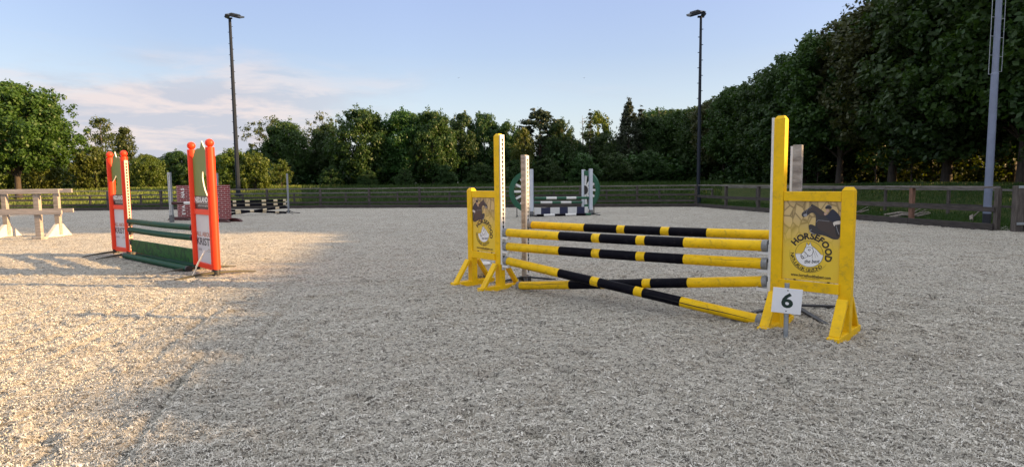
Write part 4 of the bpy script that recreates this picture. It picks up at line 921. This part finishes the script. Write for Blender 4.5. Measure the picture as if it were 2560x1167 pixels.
# ---------------------------------------------------------------- trees
def leaves(C_,R_,n_per,size,seed,up=0.25,flat_=0.75,shell=0.55,droop=0.0,elong=1.6,squash=0.8):
    """leaf clumps: centres C_ (n,3), radii R_; returns quads"""
    r=np.random.default_rng(seed); n=len(C_); tot=n*n_per
    ci=np.repeat(np.arange(n),n_per); d=r.normal(size=(tot,3)); d/=np.linalg.norm(d,axis=1)[:,None]
    rad=(shell+(1-shell)*r.random(tot)**0.6)*R_[ci]*(0.8+0.4*r.random(tot))
    P=C_[ci]+d*rad[:,None]*np.array([1,1,squash]); P[:,2]-=droop*r.random(tot)**2*R_[ci]
    nrm=d*flat_+r.normal(size=(tot,3))*0.55+np.array([0,0,up]); nrm/=np.linalg.norm(nrm,axis=1)[:,None]
    t=np.cross(nrm,r.normal(size=(tot,3))); t/=np.linalg.norm(t,axis=1)[:,None]+1e-9
    if droop: t=t*0.4+np.array([0,0,-1])*0.9; t-=nrm*np.sum(t*nrm,1)[:,None]; t/=np.linalg.norm(t,axis=1)[:,None]+1e-9
    b=np.cross(nrm,t); s=size*(0.55+0.9*r.random(tot)); a=s[:,None]*t*0.5*elong; bb=s[:,None]*b*0.5
    k=(r.random(tot)-0.5)[:,None]*0.5
    return np.stack([P-a,P-bb*(1+k)+a*0.1,P+a,P+bb*(1-k)+a*0.1],1)
def prof_broad(t): return np.sqrt(np.clip(1-(2*(t**0.85)-0.95)**2*0.95,0.02,1))
def prof_forest(t): return np.clip(0.72+0.5*np.sin(t*PI*0.95)-0.55*np.clip(t-0.72,0,1)*2.4,0.15,1)
def prof_cone(t): return np.clip(1.02-t,0.03,1)**0.85
def prof_col(t): return np.clip(np.sin(PI*np.clip(t*0.93+0.06,0,1))**0.55,0.1,1)
def prof_pine(t): return np.where(t<0.35,0.35+t*1.1,np.clip(1-(t-0.45)**2*2.6,0.2,1))
KINDS={}
def make_kind(key,H_,z0,Rm,prof,nclump,n_per,rc,leafm,size,trunk_r,barkm=None,seed=1,up=0.25,droop=0.0,inner=0.35,nlimb=26,lean=0.0,shell=0.5,squash=0.8,elong=1.6,tiers=None,spread=0.0,extra_sprigs=60):
    r=np.random.default_rng(seed)
    t=r.random(nclump)**0.9; a=r.random(nclump)*2*PI
    lob=1+0.16*np.sin(3*a+seed)+0.12*np.sin(5*a+2.1*seed+t*6)
    if tiers: t=(np.floor(t*tiers)+0.3+0.25*r.random(nclump))/tiers
    k=inner+(1-inner)*np.sqrt(r.random(nclump)); rad=prof(t)*Rm*k*lob; rr=rc*(0.6+0.7*r.random(nclump))*(0.65+0.35*prof(t))
    z=z0+rc*0.5+t*(H_-z0-rc*0.9)
    if tiers: z=z-rad*0.22
    C_=np.stack([rad*np.cos(a)+lean*(z/H_),rad*np.sin(a),z],-1)
    Q=leaves(C_,rr,n_per,size,seed+50,up,0.75,shell,droop,elong,squash)
    # twig sprigs breaking the outline
    m=extra_sprigs; t2=r.random(m); a2=r.random(m)*2*PI; rd=prof(t2)*Rm*(1.0+0.22*r.random(m)); z2=z0+t2*(H_-z0)*1.03
    C2=np.stack([rd*np.cos(a2)+lean*(z2/H_),rd*np.sin(a2),z2],-1)
    if m: Q=np.concatenate([Q,leaves(C2,np.full(m,rc*0.42),max(6,n_per//6),size*0.9,seed+90,up,0.5,0.2,droop,elong,1.0)],0)
    crown=quads_object(key+'_crown',Q,leafm)
    mb=MB(); rg=random.Random(seed)
    top=H_*0.93; pts=[];rs=[]
    for i in range(8):
        q=i/7; pts.append((lean*q+0.10*math.sin(q*5+seed)*q*Rm*0.3,0.10*math.cos(q*4+seed)*q*Rm*0.3-0.02,-0.3+q*(top+0.3))); rs.append(trunk_r*(1.25 if i==0 else 1.0)*(1-q*0.86))
    mb.tube(pts,rs,9)
    order=list(range(nclump)); rg.shuffle(order)
    for i in order[:nlimb]:
        c=C_[i]; q=max(0.12,min(0.9,(c[2]-0.35*math.hypot(c[0],c[1])-0.5)/top)); j=q*7; i0=int(min(6,j)); f=j-i0
        s=Vector(pts[i0]).lerp(Vector(pts[i0+1]),f); e=Vector(c); mid=s.lerp(e,0.5)+Vector((rg.uniform(-.2,.2),rg.uniform(-.2,.2),0.10*(e-s).length)); r0=rs[i0]*0.42
        mb.tube([s,s.lerp(mid,0.6)+Vector((0,0,0.05)),mid,e],[r0,r0*0.75,r0*0.55,r0*0.15],6,cap=False)
    tr=MB(); me=bpy.data.meshes.new(key+'_trunk'); me.from_pydata(mb.v,[],mb.f); me.materials.append(barkm or BARK); me.polygons.foreach_set('use_smooth',[True]*len(mb.f)); me.update()
    KINDS[key]=(me,crown,H_)
_nm={}
def tree(key,x,y,h,label,name='leafy_tree',cat='tree',group=None,wide=1.0,rz=None,zb=0.0):
    tme,cme,H_=KINDS[key]; zb=float(terrain(x,y))+zb; h=h-zb; s=h/H_
    root=empty(name,(x,y,zb),random.uniform(0,6.28) if rz is None else rz,label,cat,group); root.scale=(s*wide,s*wide,s)
    for nm,me in (('trunk',tme),('crown',cme)):
        o=bpy.data.objects.new(nm,me); COL.objects.link(o); o.parent=root
    return root
make_kind('maple',10,0.9,4.3,prof_broad,150,170,1.05,LF_MID,0.185,0.26,seed=3)
make_kind('maple2',10,0.5,3.6,prof_broad,130,170,0.95,LF_DARK,0.185,0.24,seed=8)
make_kind('oak',10,2.7,4.6,prof_broad,210,230,0.85,LF_OAK,0.15,0.27,seed=5,inner=0.25,nlimb=40)
make_kind('avenue',13,1.3,3.9,prof_forest,230,150,1.0,LF_DARK,0.195,0.26,seed=11,nlimb=34,extra_sprigs=220)
make_kind('avenue2',13,3.1,4.2,prof_forest,230,150,0.95,LF_MID,0.19,0.28,seed=12,nlimb=34,extra_sprigs=220)
make_kind('avenue3',13,1.8,3.8,prof_forest,220,150,1.0,LF_DARK,0.20,0.24,seed=15,nlimb=34,extra_sprigs=220)
make_kind('rust',13,3.1,3.9,prof_forest,220,150,0.95,LF_RUST,0.19,0.26,seed=13,nlimb=34,extra_sprigs=220)
make_kind('sapling',7,1.0,1.7,prof_broad,36,60,0.6,LF_MID,0.17,0.09,seed=41,nlimb=22,shell=0.2,inner=0.1)
make_kind('backrow',14,4.9,4.1,prof_forest,150,85,1.1,LF_MID,0.28,0.25,seed=17,nlimb=26,extra_sprigs=80)
make_kind('backrow2',14,4.6,4.3,prof_forest,150,85,1.1,LF_DARK,0.28,0.27,seed=18,nlimb=26,extra_sprigs=80)
make_kind('birch',10,1.2,1.75,prof_col,62,60,0.66,LF_BIRCH,0.17,0.13,BARKG,seed=21,droop=1.2,nlimb=20,shell=0.3)
make_kind('narrow',8,0.8,1.0,prof_col,54,80,0.6,LF_BIRCH,0.16,0.12,seed=22,droop=0.6,nlimb=12,shell=0.3)
make_kind('willow',6,0.1,2.7,prof_broad,110,95,0.75,LF_YEL,0.17,0.12,seed=23,droop=0.9,nlimb=14)
make_kind('bush',5,0.05,2.0,prof_broad,85,95,0.62,LF_YEL,0.17,0.10,seed=24,nlimb=12)
make_kind('small',3.2,0.5,1.1,prof_broad,34,50,0.36,LF_YEL,0.12,0.04,seed=25,nlimb=14,shell=0.2,extra_sprigs=60)
make_kind('sparse',10,4.2,3.9,prof_broad,60,34,0.62,LF_BIRCH,0.17,0.17,seed=26,nlimb=58,shell=0.1,inner=0.15)
make_kind('pine',10,3.0,2.6,prof_pine,95,110,0.72,LF_PINE,0.17,0.17,BARKR,seed=27,nlimb=34,shell=0.35,squash=0.5)
make_kind('spruce',11,0.6,3.2,prof_cone,300,60,0.46,LF_PINE,0.14,0.16,seed=28,tiers=24,nlimb=60,shell=0.2,squash=0.55,droop=0.8)
make_kind('spiky',10,1.0,1.0,prof_cone,60,50,0.34,LF_PINE,0.12,0.10,seed=29,tiers=16,nlimb=34,shell=0.1,squash=0.5)
make_kind('light',9,1.5,3.0,prof_broad,90,75,0.72,LF_YEL,0.20,0.15,seed=30,nlimb=34,shell=0.3)
# dead snag
def snag(x,y,h,label,seed):
    rg=random.Random(seed); root=empty('dead_tree',(x,y,0.85),0,label,'tree')
    mb=MB(); mb.tube([(0,0,-0.2),(0.05,0,h*0.5),(-0.05,0.05,h)],[0.12,0.075,0.012],7); pass
    for k in range(22):
        z=h*rg.uniform(0.45,0.97); a=rg.uniform(0,2*PI); l=rg.uniform(0.5,1.7)*(1.15-z/h); dx,dy=math.cos(a),math.sin(a)
        e=(dx*l,dy*l,z+l*0.5); mb.tube([(0,0,z),(dx*l*0.5,dy*l*0.5,z+l*0.12),e],[0.03,0.018,0.006],5)
        for q in range(2): mb.tube([(dx*l*0.55,dy*l*0.55,z+l*0.15),(dx*l*0.7+rg.uniform(-.3,.3),dy*l*0.7+rg.uniform(-.3,.3),z+l*rg.uniform(0.2,0.6))],[0.014,0.005],4)
    mb.build('trunk',BARKG,root)
snag(8.3,70,8.0,'bare dead tree with pale branches between the pine and the spruce',1)
snag(17.6,72,9.1,'thin bare dead treetop sticking out right of the tall spruce',2)
ORD=['first','second','third','fourth','fifth','sixth','seventh','eighth','ninth','tenth','eleventh','twelfth','thirteenth','fourteenth','fifteenth','sixteenth','seventeenth','eighteenth','nineteenth','twentieth']
# left-hand sunlit trees
tree('oak',-38.5,47,9.3,'big sunlit broadleaf tree with round crown filling the left edge of the sky',wide=1.0,rz=0.4)
tree('oak',-42.5,49,8.6,'broadleaf tree half cut off by the left edge, beside the big sunlit one',rz=2.4)
tree('birch',-50.7,75,9.9,'tall loose birch right of the big sunlit broadleaf tree',name='birch_tree',wide=1.1)
tree('narrow',-45.9,72,8.4,'narrow pointed tree just right of the birch',wide=1.05)
tree('maple',-42.0,76,5.7,'dark round tree with a tuft on top, between the two orange stands')
tree('maple2',-47.5,80,5.2,'dark tree far behind the orange jump, right of the narrow pointed tree')
tree('maple2',-37.5,78,5.2,'dark low tree seen just left of the nearer orange stand')
tree('maple',-34.5,76,4.9,'mid green low tree behind the nearer orange stand')
tree('light',-42.5,70,4.9,'olive green bushy tree beside the farther orange stand',wide=1.2)
tree('willow',-40.0,58,5.2,'yellow green willow left of the farther orange stand',name='willow_tree',wide=1.1)
tree('willow',-44.5,57,5.0,'yellow green willow under the right side of the big broadleaf crown',name='willow_tree')
tree('willow',-36.0,60,4.3,'pale willow right behind the farther orange stand',name='willow_tree')
tree('willow',-47.8,56,4.2,'low yellow green willow behind the trunk of the big broadleaf tree',name='willow_tree')
tree('bush',-32.5,62,3.3,'yellow green bush behind the hole-strip metal upright',name='bush',cat='bush',wide=1.2)
tree('bush',-28.8,60,2.9,'low bush seen through the nearer orange stand',name='bush',cat='bush',wide=1.2)
tree('bush',-24.4,53,4.5,'round sunlit olive bush left of the left floodlight mast foot',name='bush',cat='bush',wide=0.85)
tree('bush',-22.5,53,4.15,'sunlit olive bush just right of the left floodlight mast',name='bush',cat='bush',wide=0.9)
for k,(x,y,h) in enumerate(((-53,60,3.4),(-50,64,3.8),(-56,66,4.5))):
    tree('bush',x,y,h,['low bush at the very left edge behind the two trunks','bush between the two trunks at the left edge','taller bush far behind the two trunks at the left edge'][k],name='bush',cat='bush',wide=1.3)
# central belt, left to right (pixel-wide picture order)
cen=[('sparse',-28.4,72,9.2,1.0,'thin pale tree with almost bare branches against the sky, right of the left floodlight mast'),
 ('maple2',-29.0,68,5.3,0.9,'low dark round tree under the thin pale tree'),
 ('maple',-24.4,66,8.2,0.8,'dark leafy tree between the thin pale tree and the high round crowns'),
 ('sparse',-22.9,74,9.8,0.75,'feathery thin-leaved tree left of the high round crowns'),
 ('maple2',-20.6,68,7.9,0.85,'dark tree tucked against the left side of the high round crowns'),
 ('maple',-15.8,64,9.2,0.88,'broad maple with the highest round crown left of centre'),
 ('maple',-11.6,65,9.1,0.86,'broad maple joined to the right side of the highest round crown'),
 ('light',-9.6,72,9.5,0.85,'olive feathery tree peeping out above the right of the joined round crowns'),
 ('maple',-8.3,64,8.9,0.74,'rounded maple at the right end of the joined round crowns'),
 ('maple2',-5.4,68,9.0,0.65,'dark upright tree left of the farther yellow stand'),
 ('avenue',-3.0,69,9.0,0.62,'dark leafy tree just left of the farther yellow stand post'),
 ('maple2',-0.4,68,8.0,0.66,'dark tree right behind the farther yellow stand post'),
 ('light',1.3,64,6.8,0.62,'olive tree in the gap right of the farther yellow stand post'),
 ('pine',3.3,70,9.5,1.2,'tall pine with reddish trunk behind the wooden upright'),
 ('maple2',5.7,68,8.2,0.62,'dark rounded tree joined to the right side of the tall pine'),
 ('spiky',9.0,69,9.3,1.0,'slim ragged conifer right of the bare dead tree'),
 ('maple2',7.6,70,6.0,0.8,'low dark tree under the bare dead tree'),
 ('light',11.2,78,10.0,0.72,'bright yellow green tree standing farther back, left of the tall spruce'),
 ('maple2',10.8,70,6.9,0.8,'low dark tree under the bright yellow green one'),
 ('spruce',13.6,70,10.6,0.95,'tall dark spruce with the highest pointed top'),
 ('spiky',15.2,71,9.9,1.35,'second pointed conifer leaning on the tall spruce'),
 ('avenue3',16.2,72,8.8,0.8,'dark leafy tree right of the two pointed conifers'),
 ('avenue2',18.6,78,10.2,0.8,'leafy tree where the far belt meets the right-hand tree row')]
for k,x,y,h,w,l in cen: tree(k,x,y,h,l,name='conifer' if k in('pine','spruce','spiky') else 'leafy_tree',wide=w)
for i,x in enumerate(range(-30,20,5)): tree(('maple2','avenue3')[i%2],x+random.uniform(-1,1),80+random.uniform(-2,3),random.uniform(6.0,7.6),f'dark tree in the second line of the central belt, {ORD[(x+30)//5]} from its left end',group='second line of the central belt',wide=1.0)
tree('small',-21.6,56.5,3.6,'small yellowish young tree standing alone in front of the dark belt',name='young_tree',wide=0.95)
for i,(x,y,h,l) in enumerate(((-27.5,63,2.6,'dark low shrub below the thin pale tree'),(-24,62,2.8,'dark low shrub left of the small yellowish tree'),(-18.5,62,2.6,'dark low shrub right of the small yellowish tree'),(-14.5,61,2.2,'dark low shrub below the highest round crown'),(-10.8,61,2.3,'dark low shrub below the joined round crowns'),(-6.8,62,2.6,'dark low shrub at the right end of the round crowns'),(-3.2,63,2.8,'dark low shrub left of the farther yellow stand'),(0.4,63,3.0,'dark low shrub behind the left half wheel'),(3.8,64,3.2,'dark low shrub below the tall pine'),(7.6,64,3.4,'dark low shrub between the wheel jump stands'),(11.3,65,3.6,'dark low shrub below the tall spruce'),(15.0,66,3.8,'dark low shrub left of the far right floodlight mast'))):
    tree('maple2',x,y,h*1.2,l,name='shrub',cat='shrub',wide=1.15,zb=-0.5)
# right-hand row, front line from near to far
KK=['avenue','avenue2','avenue3','rust']
fx=[(27.4,16.5,12.8),(26.8,21.0,13.0),(26.2,25.5,13.4),(25.7,30.0,13.6),(25.1,34.5,13.4),(24.6,39.0,12.7),(24.0,43.5,11.7),(23.4,48.0,11.1),(22.9,52.5,10.5),(22.3,57.0,10.0),(21.7,62.0,9.4),(21.1,67.0,9.3),(20.4,72.5,9.5),(19.9,78.0,9.9)]
kk=[0,1,2,1,0,3,1,0,2,1,3,0,1,2]
for i,(x,y,h) in enumerate(fx):
    tree(KK[kk[i]],x+random.uniform(-.3,.3),y,h,f'dark leafy tree in the front line on the right, {ORD[len(fx)-1-i]} from its far end',group='front line of the right-hand tree row',wide=1.05)
bx=[(32,19,14.5),(31.6,25,15),(31.2,31,15.2),(30.8,37,15),(30.3,43,14.6),(29.8,49,14),(29.3,55,13.2),(28.6,62,12.2),(28,69,11.6),(27,77,11.2),(25,85,10.8)]
for i,(x,y,h) in enumerate(bx):
    tree(('backrow','backrow2')[i%2] if y<47 else ('avenue','avenue3')[i%2],x+random.uniform(-.5,.5),y,h,f'tall tree of the hidden back line on the right, {ORD[len(bx)-1-i]} from its far end',group='back lines of the right-hand tree row',wide=1.12)
for i,(x,y,h) in enumerate(((25.0,19.5,5.2),(26.3,23.6,6.0),(24.6,27.6,4.8),(25.6,32.2,6.4),(24.3,36.6,5.0),(24.9,41.2,5.8),(23.2,45.6,4.6),(27.4,28.4,6.2),(26.9,38.0,6.0))):
    tree('sapling',x,y,h,f'thin young tree under the crowns of the right-hand row, {ORD[i]} of nine',name='young_tree',group='young trees under the right-hand row',wide=1.0)
# undergrowth: uncountable leaves
def undergrowth(n,fn,seed,size,m,name,label):
    r=np.random.default_rng(seed); C_,R_=fn(r,n); C_[:,2]+=terrain(C_[:,0],C_[:,1]); Q=leaves(C_,R_,70,size,seed,0.3,0.6,0.2)
    me=quads_object(name,Q,m); o=bpy.data.objects.new(name,me); COL.objects.link(o); tag(o,label,'undergrowth',kind='stuff')
def ug_right(r,n):
    y=17+r.random(n)*42; x=29.0-0.125*(y-15)+r.random(n)*7; z=0.2+4.4*r.random(n)**1.4
    return np.stack([x,y,z],-1),0.5+0.6*r.random(n)
undergrowth(620,ug_right,31,0.17,LF_GOLD,'undergrowth','sunlit undergrowth between the trunks of the right-hand tree row')
def ug_right2(r,n):
    y=17+r.random(n)*95; x=44-0.1*y+r.random(n)*5; z=0.2+2.6*r.random(n)
    return np.stack([x,y,z],-1),0.8+0.7*r.random(n)
undergrowth(420,ug_right2,35,0.26,LF_MID,'undergrowth','scrub far behind the right-hand tree row')
def ug_right3(r,n):
    y=46+r.random(n)*38; x=26.0-0.125*(y-15)+r.random(n)*6; z=0.1+2.4*r.random(n)**1.4
    return np.stack([x,y,z],-1),0.6+0.6*r.random(n)
undergrowth(420,ug_right3,36,0.22,LF_DARK,'undergrowth','dark shrubs and brambles under the far part of the right-hand tree row')
def ug_far(r,n):
    x=-30+r.random(n)*50; y=66+r.random(n)*10; z=0.2+2.8*r.random(n)**1.2
    return np.stack([x,y,z],-1),0.7+0.6*r.random(n)
undergrowth(520,ug_far,32,0.24,LF_DARK,'undergrowth','dark undergrowth at the foot of the central tree belt')
def ug_left(r,n):
    x=-75+r.random(n)*45; y=78+r.random(n)*12; z=0.2+3.2*r.random(n)**1.1
    return np.stack([x,y,z],-1),0.8+0.7*r.random(n)
undergrowth(520,ug_left,33,0.26,LF_MID,'undergrowth','distant green scrub on the left behind the willows')
# hedge outside the frame on the right; its top edge throws the long shadow over the arena
def hedge(n,seed):
    r=np.random.default_rng(seed); y=-26+r.random(n)*39.6; xc=29.7-0.12*(y+1); x=xc+(r.random(n)-0.5)*2.6; z=0.3+r.random(n)*7.2
    top=r.random(n)<0.45; z=np.where(top,np.interp(y,[-26,-2,2,5,13.4],[8.02,8.06,8.14,8.25,8.30])+0.05*vnoise(y*0.5,x*0+3,4),z)
    return np.stack([x,y,z],-1),np.where(top,0.20,0.70)+0.08*r.random(n)
C_,R_=hedge(2200,77); Q=leaves(C_,R_,70,0.26,78,0.3,0.6,0.2)
hroot=empty('tall_hedge',(29.7,-1,0),0,'tall dense hedge along the right side of the arena, ending before the tree row','hedge')
me=quads_object('hedge_foliage',Q,LF_DARK); me.transform(Matrix.Translation((-29.7,1,0))); o=bpy.data.objects.new('foliage',me); COL.objects.link(o); o.parent=hroot
HT=[(-26,8.05),(-2,8.09),(2,8.17),(5,8.28),(13.4,8.33)]
m=MB(); vs=[]
for y,top in HT:
    xc=-0.12*(y+1)
    for a,b in ((-1.1,0.4),(1.1,0.4),(1.1,top),(-1.1,top)): vs.append((xc+a,y+1,b))
nH=len(HT); m.add(vs,[(0,1,2,3),(4*nH-1,4*nH-2,4*nH-3,4*nH-4)]+[(4*k+q,4*k+4+q,4*k+4+(q+1)%4,4*k+(q+1)%4) for k in range(nH-1) for q in range(4)]); m.build('dense_core',LF_DARK,hroot)
m=MB()
for k in range(16):
    y=-25+k*2.5; m.tube([(29.7-0.12*(y+1)-29.7,y+1,-0.2),(29.7-0.12*(y+1)-29.7,y+1,7.2)],[0.12,0.05],7)
m.build('stems',BARK,hroot)['kind']='stuff'
